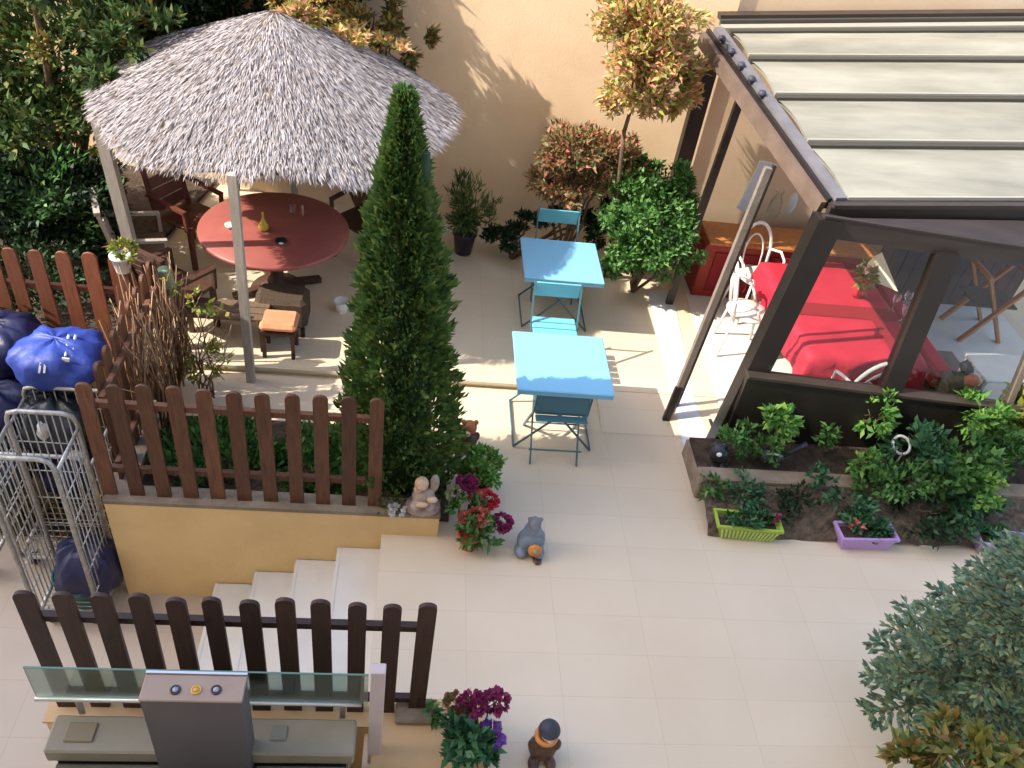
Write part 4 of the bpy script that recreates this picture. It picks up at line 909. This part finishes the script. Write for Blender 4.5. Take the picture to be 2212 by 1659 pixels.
# big mixed tree at upper left
B1 = [blob(110, 110, 7.7, 170, 160), blob(60, 300, 7.2, 150, 140), blob(230, 60, 8.0, 130, 110), blob(230, 190, 7.4, 70, 90), blob(-80, 180, 7.6, 150, 200), ((-3.0, 8.1, 2.95), (.55, .45, .4)), ((-3.0, 7.3, 2.8), (.4, .5, .5))]
t = shrub('broadleaf_tree', 'large dark tree with yellow tipped leaves at the upper left corner', 'tree', (-3.5, 7.9, .075), B1, 17000, .085, 'lf_dark', clumps=190, cr=.28, stems=9, stem_r=.05, inner=.25)
crown('crown_tips', [(c, tuple(q*1.03 for q in r)) for c, r in B1], 4200, .085, 'lf_mix', t, 40, .2, inner=.85)
crown('crown_top', [blob(270, 85, 6.95, 60, 50), blob(200, 150, 6.7, 45, 60), blob(360, 35, 7.1, 60, 28), ((-2.95, 7.3, 2.85), (.4, .45, .35)), ((-2.6, 7.75, 2.95), (.4, .3, .3))], 4200, .085, 'lf_dark', t, 40, .3, inner=.2)
B2 = [blob(110, 600, 6.0, 190, 60), blob(110, 440, 6.7, 150, 110), blob(60, 540, 6.3, 140, 60), blob(-70, 430, 6.7, 110, 130), blob(200, 430, 6.9, 60, 130)]
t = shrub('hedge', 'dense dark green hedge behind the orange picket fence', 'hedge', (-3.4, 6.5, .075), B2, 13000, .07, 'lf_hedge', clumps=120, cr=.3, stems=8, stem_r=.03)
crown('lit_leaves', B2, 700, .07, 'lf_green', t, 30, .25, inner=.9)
B3 = [blob(400, 15, 8.5, 130, 60), blob(520, 10, 8.5, 90, 50), blob(300, 60, 8.4, 110, 90), ((-1.5, 8.25, 2.6), (1.1, .22, .35)), ((-2.4, 8.4, 2.2), (.7, .3, .6))]
shrub('broadleaf_shrub', 'dark shrub against the wall beyond the canopy peak', 'shrub', (-2.0, 8.6, .075), B3, 14000, .075, 'lf_hedge', clumps=150, cr=.28)
B4 = [blob(690, 30, 7.95, 95, 70), blob(800, 50, 7.95, 100, 75), blob(880, 60, 7.95, 55, 75), blob(640, 20, 7.9, 55, 50), ((-1.0, 8.2, 2.95), (.6, .35, .45)), ((-1.1, 7.8, 3.05), (.45, .3, .3)), ((-1.9, 8.35, 2.9), (.6, .3, .5))]
t = shrub('photinia_shrub', 'olive and orange leaved shrub above the right of the straw roof', 'shrub', (-.6, 8.2, .075), B4, 9500, .075, 'lf_olive', clumps=80, cr=.26)
crown('overhang', [blob(665, 35, 7.1, 60, 38), blob(745, 70, 7.2, 65, 34), blob(840, 95, 7.35, 65, 30), ((-.9, 7.5, 2.86), (.38, .25, .22)), ((-.45, 7.75, 2.85), (.3, .25, .2))], 4200, .065, 'lf_orange', t, 60, .3, inner=.2)
crown('orange_shoots', shift([blob(660, 0, 7.9, 60, 35), blob(730, 0, 7.9, 70, 40), blob(650, 50, 7.85, 45, 40)]), 1300, .07, 'lf_orange', t, 26, .3, inner=.5)
B5 = [blob(1400, 40, 7.3, 105, 75), blob(1410, 130, 7.25, 105, 70), blob(1370, 205, 7.2, 70, 60), blob(1470, 185, 7.3, 45, 55)]
FT = at(1400, 560, .08)
t = thing('photinia_tree', 'small photinia tree with orange, yellow and green leaves before the peach wall', 'tree', (2.0, 7.5, .075))
b = MB(); tp = atY(1348, 285, 7.3); tq = atY(1375, 200, 7.25); trunk(b, (2.0, 7.45, .07), tp, .028, .02); trunk(b, tp, tq, .02, .015, 3, .01)
for bb in B5:
    for k in range(3): u = unit(1)[0]; trunk(b, tq, (bb[0][0]+u[0]*bb[1][0]*.5, bb[0][1]+u[1]*bb[1][1]*.5, bb[0][2]+u[2]*bb[1][2]*.5), .012, .004, 4, .02)
b.build('trunk', 'bark', t)
crown('crown', B5, 9500, .07, 'lf_orange', t, 120, .33, asp=.45, inner=.15)
B6 = [blob(1250, 330, 7.6, 95, 65), blob(1215, 400, 7.6, 80, 45), blob(1330, 350, 7.5, 60, 55)]
shrub('red_shrub', 'shrub with red young shoots behind the far blue table', 'shrub', (1.5, 7.55, .075), B6, 7000, .065, 'lf_red', clumps=110, cr=.3, inner=.2)
B7 = [blob(1400, 470, 7.25, 108, 100), blob(1440, 545, 7.0, 75, 60), blob(1350, 545, 7.05, 60, 50), blob(1470, 400, 7.4, 45, 60), blob(1380, 390, 7.4, 60, 45)]
shrub('round_bush', 'dense glossy green bush between the blue tables and the veranda', 'shrub', (2.25, 7.2, .075), B7, 15000, .055, 'lf_green', clumps=230, cr=.26, asp=.6, inner=.15)
B8 = [blob(1100, 505, 7.7, 55, 34), blob(1190, 465, 7.75, 75, 34), blob(1290, 480, 7.6, 40, 45)]
shrub('low_shrub', 'low dark shrub at the wall foot behind the farthest blue chair', 'shrub', (1.0, 7.65, .075), B8, 3200, .055, 'lf_hedge', clumps=30, cr=.3)
# potted plant by the wall
p = at(1000, 545, .075); t = thing('potted_plant', 'spiky grey green plant in a black pot against the peach wall', 'potted plant', (p.x, p.y, .075))
b = MB(); b.lathe([(.085, .075), (.12, .30), (.13, .30), (.13, .33), (.11, .33), (.10, .29), (.002, .29)], (p.x, p.y, 0), 24, cap=False); b.build('pot', 'blackpot', t)
crown('foliage', [((p.x, p.y, .62), (.27, .24, .27)), ((p.x, p.y, .42), (.16, .16, .14))], 1100, .10, 'lf_dark', t, 40, .3, up=.8, asp=.2)
b = MB()
for i in range(6): u = unit(1)[0]; trunk(b, (p.x, p.y, .29), (p.x+u[0]*.15, p.y+u[1]*.15, .65), .008, .003)
b.build('stem', 'bark', t)
# rose bush
f = at(450, 850, .1); t = thing('rose_bush', 'thin nearly bare rose bush with a few lime leaves behind the picket fence', 'shrub', (f.x, f.y, .1))
b = MB(); tips = []
for px, py, z in ((395, 700, .85), (430, 655, 1.0), (470, 690, .85), (415, 640, 1.1), (490, 750, .6), (445, 720, .8), (380, 760, .6), (365, 640, 1.05), (500, 700, .8)):
    e = at(px, py, z); tips.append(e); trunk(b, (f.x+random.uniform(-.07, .07), f.y+random.uniform(-.05, .05), .1), e, .008, .003, 6, .05)
    for k in range(3): g = Vector((f.x, f.y, .1)).lerp(e, random.uniform(.4, .9)); trunk(b, g, g+Vector((random.uniform(-.14, .14), random.uniform(-.1, .1), random.uniform(.05, .2))), .004, .002, 3, .01)
b.build('stem', 'reed', t)
crown('foliage', [(tuple(at(432, 650, 1.02)), (.15, .12, .07)), (tuple(at(372, 618, 1.1)), (.07, .07, .05)), (tuple(at(472, 680, .85)), (.08, .08, .07)), (tuple(at(440, 780, .5)), (.22, .12, .25))], 230, .055, 'lf_yel', t, 18, asp=.6)
p = at(262, 560, 1.18); t = thing('potted_plant', 'yellow green plant in a white pot on the end post of the back fence', 'potted plant', (p.x, p.y, 1.08))
b = MB(); b.lathe([(.05, 1.08), (.075, 1.20), (.08, 1.2), (.08, 1.22), (.06, 1.22), (.002, 1.19)], (p.x, p.y, 0), 18, cap=False); b.build('pot', 'white', t)
crown('foliage', [((p.x+.02, p.y, 1.25), (.11, .09, .06))], 170, .06, 'lf_yel', t, 10, asp=.5)
b = MB(); b.box((p.x, p.y, .62), (.08, .08, .92)); tag(b.build('fence_post', 'fence'), 'thick brown post carrying the little white pot', 'post')

# boxwood ball, hydrangeas, figurines
def flower_pot(px, py, z, label, pot, leafb, heads, name='potted_flowers', pr=.085, ph=.15, lm='lf_green', nleaf=500, L=.07):
    p = at(px, py, z); t = thing(name, label, 'potted plant', (p.x, p.y, z))
    b = MB(); b.lathe([(pr*.7, z), (pr, z+ph*.85), (pr*1.12, z+ph*.86), (pr*1.12, z+ph), (pr*.95, z+ph), (pr*.9, z+ph*.85), (.002, z+ph*.85)], (p.x, p.y, 0), 24, cap=False); b.build('pot', pot, t)
    if nleaf: crown('foliage', [((p.x+x, p.y+y, z+zz), r) for x, y, zz, r in leafb], nleaf, L, lm, t, 26, .32, asp=.6)
    for px2, py2, z2, r, m in heads:
        q = at(px2, py2, z2); P, D = cloud([(tuple(q), (r*1.15, r*1.15, r*.9))], 420, 40, .25, .8)
        leaf_mesh('flower_head', P, D+unit(len(P))*.5, D, .032, .03, m, t, .1)
    b = MB()
    for px2, py2, z2, r, m in heads: trunk(b, (p.x, p.y, z+ph*.8), at(px2, py2, z2), .005, .004)
    if heads: b.build('stem', 'lf_green', t)
    return t
flower_pot(1012, 1178, 0, 'red and salmon hydrangea in a red clay pot beside the stone figurine', 'redpot', [(0, 0, .20, (.14, .11, .08)), (.06, -.02, .14, (.12, .09, .07)), (-.03, .08, .30, (.13, .1, .08))],
    [(1052, 1080, .32, .055, 'pt_red'), (1035, 1115, .27, .05, 'pt_pink'), (1085, 1128, .20, .05, 'pt_magenta'), (1008, 1045, .40, .05, 'pt_magenta'), (985, 1068, .36, .045, 'pt_cream'), (1010, 1120, .25, .04, 'pt_pink')], nleaf=420, L=.06)
flower_pot(1015, 1640, .10, 'purple and dark red hydrangea on the low front wall', 'greypot', [(0, .03, .22, (.16, .12, .10)), (0, .0, .12, (.13, .09, .06))],
    [(1020, 1520, .42, .055, 'pt_magenta'), (1072, 1515, .42, .05, 'pt_magenta'), (1058, 1590, .32, .055, 'pt_purple'), (985, 1520, .38, .045, 'lf_red')], pr=.08, lm='lf_teal', nleaf=480)
p = at(1030, 1055, 0); flower_pot(1022, 1062, 0, 'round bright green boxwood ball beside the cypress', 'redpot', [(0, 0, .24, (.17, .16, .17))], [], name='boxwood_ball', pr=.12, ph=.16, lm='lf_bright', nleaf=1700, L=.04)
q = at(930, 1560, .10); shrub('small_plant', 'little green sprig growing by the last dark picket', 'plant', (q.x, q.y, .10), [((q.x, q.y+.02, .2), (.045, .04, .1))], 90, .05, 'lf_green', clumps=10, stems=3, stem_r=.004)
q = at(858, 1112, .233); shrub('small_plant', 'tiny white flowers on the wall top right of the picket fence', 'plant', (q.x, q.y+.02, .232), [((q.x, q.y+.02, .26), (.06, .03, .03))], 70, .035, 'pt_white', clumps=8, stems=3, stem_r=.003, asp=.9)

def remesh(o, v=.008):
    m = o.modifiers.new('join', 'REMESH'); m.mode = 'VOXEL'; m.voxel_size = v; m.use_smooth_shade = True
    s = o.modifiers.new('soft', 'SMOOTH'); s.iterations = 4; s.factor = .5; return o
# owl-shaped grey blue figurine with an orange disc
p = at(1143, 1190, 0); t = thing('garden_figurine', 'slate blue seated figurine with an orange round shield, on the open patio', 'figurine', (p.x, p.y, 0)); X, Y = p.x, p.y+.02
b = MB(); b.ball((X, Y, .10), .10, 16, 12, 0, (1.05, .85, 1.0)); b.ball((X, Y+.01, .20), .065, 16, 12, 0, (1, .9, 1.1)); b.ball((X-.07, Y-.05, .04), .05, 12, 8, 0, (1, 1.3, .8)); b.ball((X+.06, Y-.06, .04), .045, 12, 8, 0, (1, 1.3, .8)); b.ball((X+.065, Y-.01, .16), .035, 12, 8, 0, (.8, .8, 1.6)); b.ball((X-.06, Y-.01, .17), .033, 12, 8, 0, (.8, .8, 1.6)); remesh(b.build('body', 'bluegrey', t))
b = MB(); b.ball((X, Y+.0, .285), .05, 16, 12, 0, (1, 1, 1)); b.ball((X, Y-.045, .275), .02, 10, 8); b.ball((X-.04, Y, .325), .018, 10, 8); b.ball((X+.04, Y, .325), .018, 10, 8); remesh(b.build('head', mat('slate_grey', (.13, .13, .15), .5, (.2, .2, .23), 12), t))
b = MB(); b.tube([(X+.02, Y-.085, .10), (X+.02, Y-.108, .105)], .048, 20); ds = b.build('shield', 'orange', t); b = MB(); b.tube([(X+.02, Y-.108, .105), (X+.02, Y-.118, .107)], .018, 14); b.build('boss', 'pt_cream', ds)
b = MB(); b.ball((X+.05, Y-.10, .012), .035, 10, 6, 0, (1, 1.6, .35)); b.build('base', 'brownfig', t)
# brown seated figurine bottom
p = at(1168, 1648, .0); t = thing('garden_figurine', 'dark brown seated figurine on the paving right of the purple flowers', 'figurine', (p.x, p.y, .0)); X, Y = p.x, p.y+.05
b = MB(); b.ball((X, Y, .10), .085, 18, 12, 0, (1, .85, 1.15)); b.ball((X, Y, .19), .065, 16, 12, 0, (1, .85, 1.1)); b.ball((X-.05, Y-.07, .03), .035, 12, 8, 0, (1, 1.5, .85)); b.ball((X+.05, Y-.07, .03), .035, 12, 8, 0, (1, 1.5, .85))
b.ball((X-.075, Y-.02, .165), .026, 12, 8, 0, (.9, 1, 1.9)); b.ball((X+.075, Y-.02, .165), .026, 12, 8, 0, (.9, 1, 1.9)); remesh(b.build('body', 'brownfig', t))
b = MB(); b.ball((X+.01, Y-.01, .285), .052, 16, 12, 0, (1, 1, 1.05)); b.ball((X+.012, Y-.06, .275), .016, 10, 8); remesh(b.build('head', 'skin', t), .006)
b = MB(); b.lathe([(.064, .295), (.058, .315), (.045, .335), (.02, .352), (.001, .356)], (X+.01, Y, 0), 20, cap=False); b.build('cap', 'darkfig', t)
b = MB(); b.tube([(X+.055*math.cos(k*math.pi/8), Y-.005+.052*math.sin(k*math.pi/8), .235) for k in range(17)], .016, 8); b.build('scarf', 'orange', t)
# stone couple
p = at(912, 1108, .232); t = thing('garden_figurine', 'weathered stone figurine of a seated child under the cypress', 'figurine', (p.x, p.y, .232)); X, Y, Z = p.x, p.y+.05, .232
b = MB(); b.lathe([(.13, Z), (.12, Z+.05), (.09, Z+.06)], (X, Y, 0), 20, sy=.7); b.ball((X, Y, Z+.12), .075, 16, 12, 0, (1.1, .8, 1.1)); b.ball((X-.05, Y-.05, Z+.08), .04, 12, 8, 0, (1, 1.4, .8)); b.ball((X+.05, Y-.05, Z+.08), .04, 12, 8, 0, (1, 1.4, .8)); b.ball((X+.07, Y+.02, Z+.24), .05, 12, 8, 0, (.7, .6, 1.7)); remesh(b.build('body', 'stone', t))
b = MB(); b.ball((X-.02, Y-.01, Z+.26), .05, 16, 12, 0, (1, 1, 1.1)); b.ball((X-.02, Y-.058, Z+.255), .01, 8, 6); b.ball((X-.04, Y, Z+.19), .035, 12, 8); remesh(b.build('head', 'skin', t))
b = MB(); b.ball((X+.06, Y-.055, Z+.15), .03, 12, 8, 0, (1.3, 1, .7)); b.ball((X-.01, Y-.08, Z+.12), .025, 12, 8, 0, (1.8, 1, .7)); b.build('hands', 'skin', t)
# bear
p = at(1008, 968, .0); t = thing('garden_figurine', 'small rust brown bear figurine peeking out behind the boxwood ball', 'figurine', (p.x, p.y, 0)); X, Y = p.x, p.y
b = MB(); b.ball((X, Y, .10), .08, 14, 10, 0, (1, .9, 1.2)); b.ball((X-.05, Y-.05, .03), .035, 10, 8); b.ball((X+.05, Y-.05, .03), .035, 10, 8); b.ball((X+.07, Y, .14), .025, 10, 8, 0, (1, 1, 1.8)); remesh(b.build('body', 'brownfig', t))
b = MB(); b.ball((X, Y-.01, .24), .062, 14, 10); b.ball((X-.05, Y, .29), .022, 10, 8); b.ball((X+.05, Y, .29), .022, 10, 8); remesh(b.build('head', 'bearfig', t))
b = MB(); b.ball((X-.015, Y-.068, .225), .025, 10, 8); b.build('muzzle', 'skin', t)
# dark figure at veranda corner
p = at(1530, 1008, .19); t = thing('garden_figurine', 'black and white little dog figurine at the veranda corner', 'figurine', (p.x+.05, p.y+.02, 0)); X, Y, Z = p.x+.05, p.y+.02, 0
b = MB(); b.ball((X+.02, Y+.02, .11), .075, 14, 10, 0, (1.1, .9, 1.1)); b.ball((X-.03, Y-.05, .03), .03, 10, 8); b.ball((X+.05, Y-.05, .03), .03, 10, 8); remesh(b.build('body', 'black', t))
b = MB(); b.ball((X-.02, Y-.02, .20), .05, 14, 10); b.ball((X-.06, Y, .235), .018, 8, 6); b.ball((X+.02, Y, .24), .018, 8, 6); remesh(b.build('head', 'darkfig', t))
b = MB(); b.ball((X-.025, Y-.062, .19), .022, 10, 8); b.build('muzzle', 'white', t); t.location.z = .185

# ================================================================== SPRUCE, lower right
SX = Vector((3.36, 2.45, 0)); ST = 2.75
t = thing('spruce', 'blue green spruce with layered pointed branches in the lower right corner', 'tree', (SX.x, SX.y, .0))
b = MB(); b.tube([(SX.x, SX.y, 0), (SX.x, SX.y, 1.4), (SX.x, SX.y, ST)], [.06, .04, .008], 8)
P = []; Dn = []; Nn = []; LL = []
def needles(p0, p1, n, L, spread=.6):
    d = (p1-p0); dl = d.normalized(); pts = rng.random(n); u = unit(n)
    for s_, q in zip(pts, u):
        qv = Vector(q); qv -= dl*qv.dot(dl); qv.z *= .6
        P.append(tuple(p0+d*float(s_))); Dn.append(tuple(dl*.9+qv*spread)); Nn.append((qv.x*.3, qv.y*.3, 1)); LL.append(L*random.uniform(.7, 1.2))
lev = 0
z = .55
while z < ST-.05:
    h = (ST-z)/ST; Lb = .05+.76*h**.95; nb = 11 if z < 2 else 8
    for k in range(nb):
        a = 2*math.pi*(k+lev*.41)/nb+random.uniform(-.12, .12); l = Lb*random.uniform(.82, 1.1); dv = Vector((math.cos(a), math.sin(a), 0)); s0 = Vector((SX.x, SX.y, z))
        bend = lambda u_: s0+dv*(l*u_)+Vector((0, 0, l*(.22*u_-.62*u_*u_+.36*u_**3)))
        pts = [bend(i/5) for i in range(6)]; b.tube(pts, [.012, .010, .008, .006, .004, .002], 5)
        for i in range(5): needles(pts[i], pts[i+1], 14, .046)
        nt_ = int(l/.058)
        for j in range(1, nt_):
            u_ = j/nt_; base = bend(u_); tl_ = (1-u_)*l*.42+.05
            for sgn in (-1, 1):
                ang = a+sgn*R(random.uniform(42, 62)); tv = Vector((math.cos(ang), math.sin(ang), random.uniform(-.12, .1))); e = base+tv*tl_; b.tube([base, e], [.004, .0015], 4)
                needles(base, e, int(12+tl_*90), .050)
                if tl_ > .2:
                    for w_ in (.35, .6, .82):
                        for s3 in (-1, 1):
                            bb = base.lerp(e, w_); an2 = ang+s3*R(50); e2 = bb+Vector((math.cos(an2), math.sin(an2), 0))*tl_*.3*(1.1-w_); needles(bb, e2, 13, .046)
    z += .28; lev += 1
for k in range(6): needles(Vector((SX.x, SX.y, ST-.5+.08*k)), Vector((SX.x, SX.y, ST-.38+.08*k)), 22, .06, 1.6)
b.build('trunk', 'bark', t)
leaf_mesh('crown', np.array(P), np.array(Dn), np.array(Nn), np.array(LL), np.array(LL)*.46, 'lf_spruce', t, .15)
q = at(2075, 1640, 1.75); B9 = [(tuple(q), (.15, .14, .16)), (tuple(at(1975, 1645, 1.6)), (.10, .10, .11)), (tuple(at(2180, 1655, 1.65)), (.16, .12, .13)), (tuple(at(2060, 1575, 1.7)), (.06, .06, .09))]
shrub('yellow_shrub', 'yellow green broad-leaved shrub in front of the spruce', 'shrub', (q.x, q.y-.1, 0), B9, 1100, .06, 'lf_yel2', clumps=44, cr=.28, asp=.55, stem_r=.012)

# ================================================================== FOREGROUND COUNTER, GLASS, PANEL
t = thing('outdoor_counter', 'taupe counter with a dark seam below the glass screen, bottom left', 'counter', (-.9, 1.7, YARD))
cx0, cx1 = at(140, 1535, .46).x, at(770, 1535, .46).x
b = MB(); b.bx(cx0+.02, cx1-.02, 1.75, 2.25, YARD, .36); b.build('body', 'counter', t)
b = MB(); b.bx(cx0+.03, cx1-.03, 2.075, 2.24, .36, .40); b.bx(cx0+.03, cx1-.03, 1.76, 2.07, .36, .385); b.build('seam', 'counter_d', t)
b = MB(); b.bbox(cx0-.02, cx1+.01, 2.07, 2.265, .40, .50, .01); b.build('worktop', 'counter', t)
b = MB(); b.bbox(cx0+.06, cx0+.20, 2.12, 2.22, .50, .512, .004); b.build('inset_lid', mat('counter_lid', (.20, .15, .09), .4), t)
b = MB(); b.bbox(cx1-.42, cx1-.34, 2.14, 2.22, .50, .512, .004); b.build('inset_lid', mat('counter_lid2', (.17, .16, .12), .4), t)
for xa, xb in ((cx0+.03, -.99), (-.64, cx1-.03)):
    b = MB(); b.bbox(xa, xb, 1.78, 2.06, .385, .40, .004); b.build('drawer_front', mat('drawer_taupe', (.10, .085, .065), .5), t)
b = MB(); b.tube([(-1.16, 2.0, .41), (-1.05, 2.0, .41)], .008, 8); b.build('handle', 'chrome', t)
t = thing('glass_screen', 'clear glass screen held by a steel rail above the counter', 'glass screen', (-.9, 2.22, .46))
g0 = at(75, 1512, .58); g1 = at(782, 1519, .58)
yA = (g0.y+g1.y)/2
b = MB(); b.tube([(g0.x, yA, .58), (g1.x, yA, .58)], .014, 12); b.build('rail', 'chrome', t)
b = MB(); b.bx(g0.x+.01, g1.x+.03, yA-.004, yA+.004, .585, .87); b.build('pane', 'greenglass', t)
b = MB(); b.bx(g0.x+.01, g1.x+.03, yA-.0045, yA+.0045, .87, .874); b.build('pane_edge', mat('glass_edge', (.12, .22, .17), .2), t)
b = MB()
for x in (g0.x+.2, (g0.x+g1.x)/2, g1.x-.1): b = MB(); b.bar((x, yA, .44), (x, yA, .575), .03, .012); b.build('bracket', 'chrome', t)
pass
t = thing('control_column', 'grey upright column with three round dials on its top, bottom left', 'column', (-.9, 2.0, YARD))
A = at(315, 1455, 1.10); B_ = at(535, 1457, 1.10); x0, x1 = A.x, B_.x; yb = A.y; yf = at(430, 1515, 1.10).y
b = MB(); b.bx(x0+.005, x1-.005, yf+.004, yb-.004, YARD, 1.085); b.build('body', 'panelgrey', t)
b = MB(); b.bbox(x0, x1, yf, yb, 1.085, 1.10, .004); b.build('cap', 'panelcap', t)
b = MB(); b.bx(x0, x1, yb, yb+.012, 1.085, 1.108); b.build('cap_trim', 'chrome', t)
for i, px in enumerate((379, 424, 467)):
    q = at(px, 1491, 1.10); b = MB(); b.lathe([(.024, 1.10), (.024, 1.106), (.017, 1.107), (.015, 1.104), (.001, 1.104)], (q.x, q.y, 0), 24, cap=False); bz = b.build('dial', 'amber' if i == 1 else 'dialblack', t)
    b = MB(); b.lathe([(.013, 1.1042), (.012, 1.109), (.001, 1.111)], (q.x, q.y, 0), 20, cap=False); b.build('lens', 'amber' if i == 1 else 'dialgrey', bz)
    if i == 1: tag(bz, 'amber dial in the middle of the three')
t = thing('screen_post', 'pale pinkish square post at the right end of the glass screen', 'post', (-.08, 2.1, YARD))
A = at(822, 1432, .95); b = MB(); b.bbox(A.x-.045, A.x+.03, A.y-.06, A.y, YARD, .95, .004); b.build('post', 'pinkpost', t)
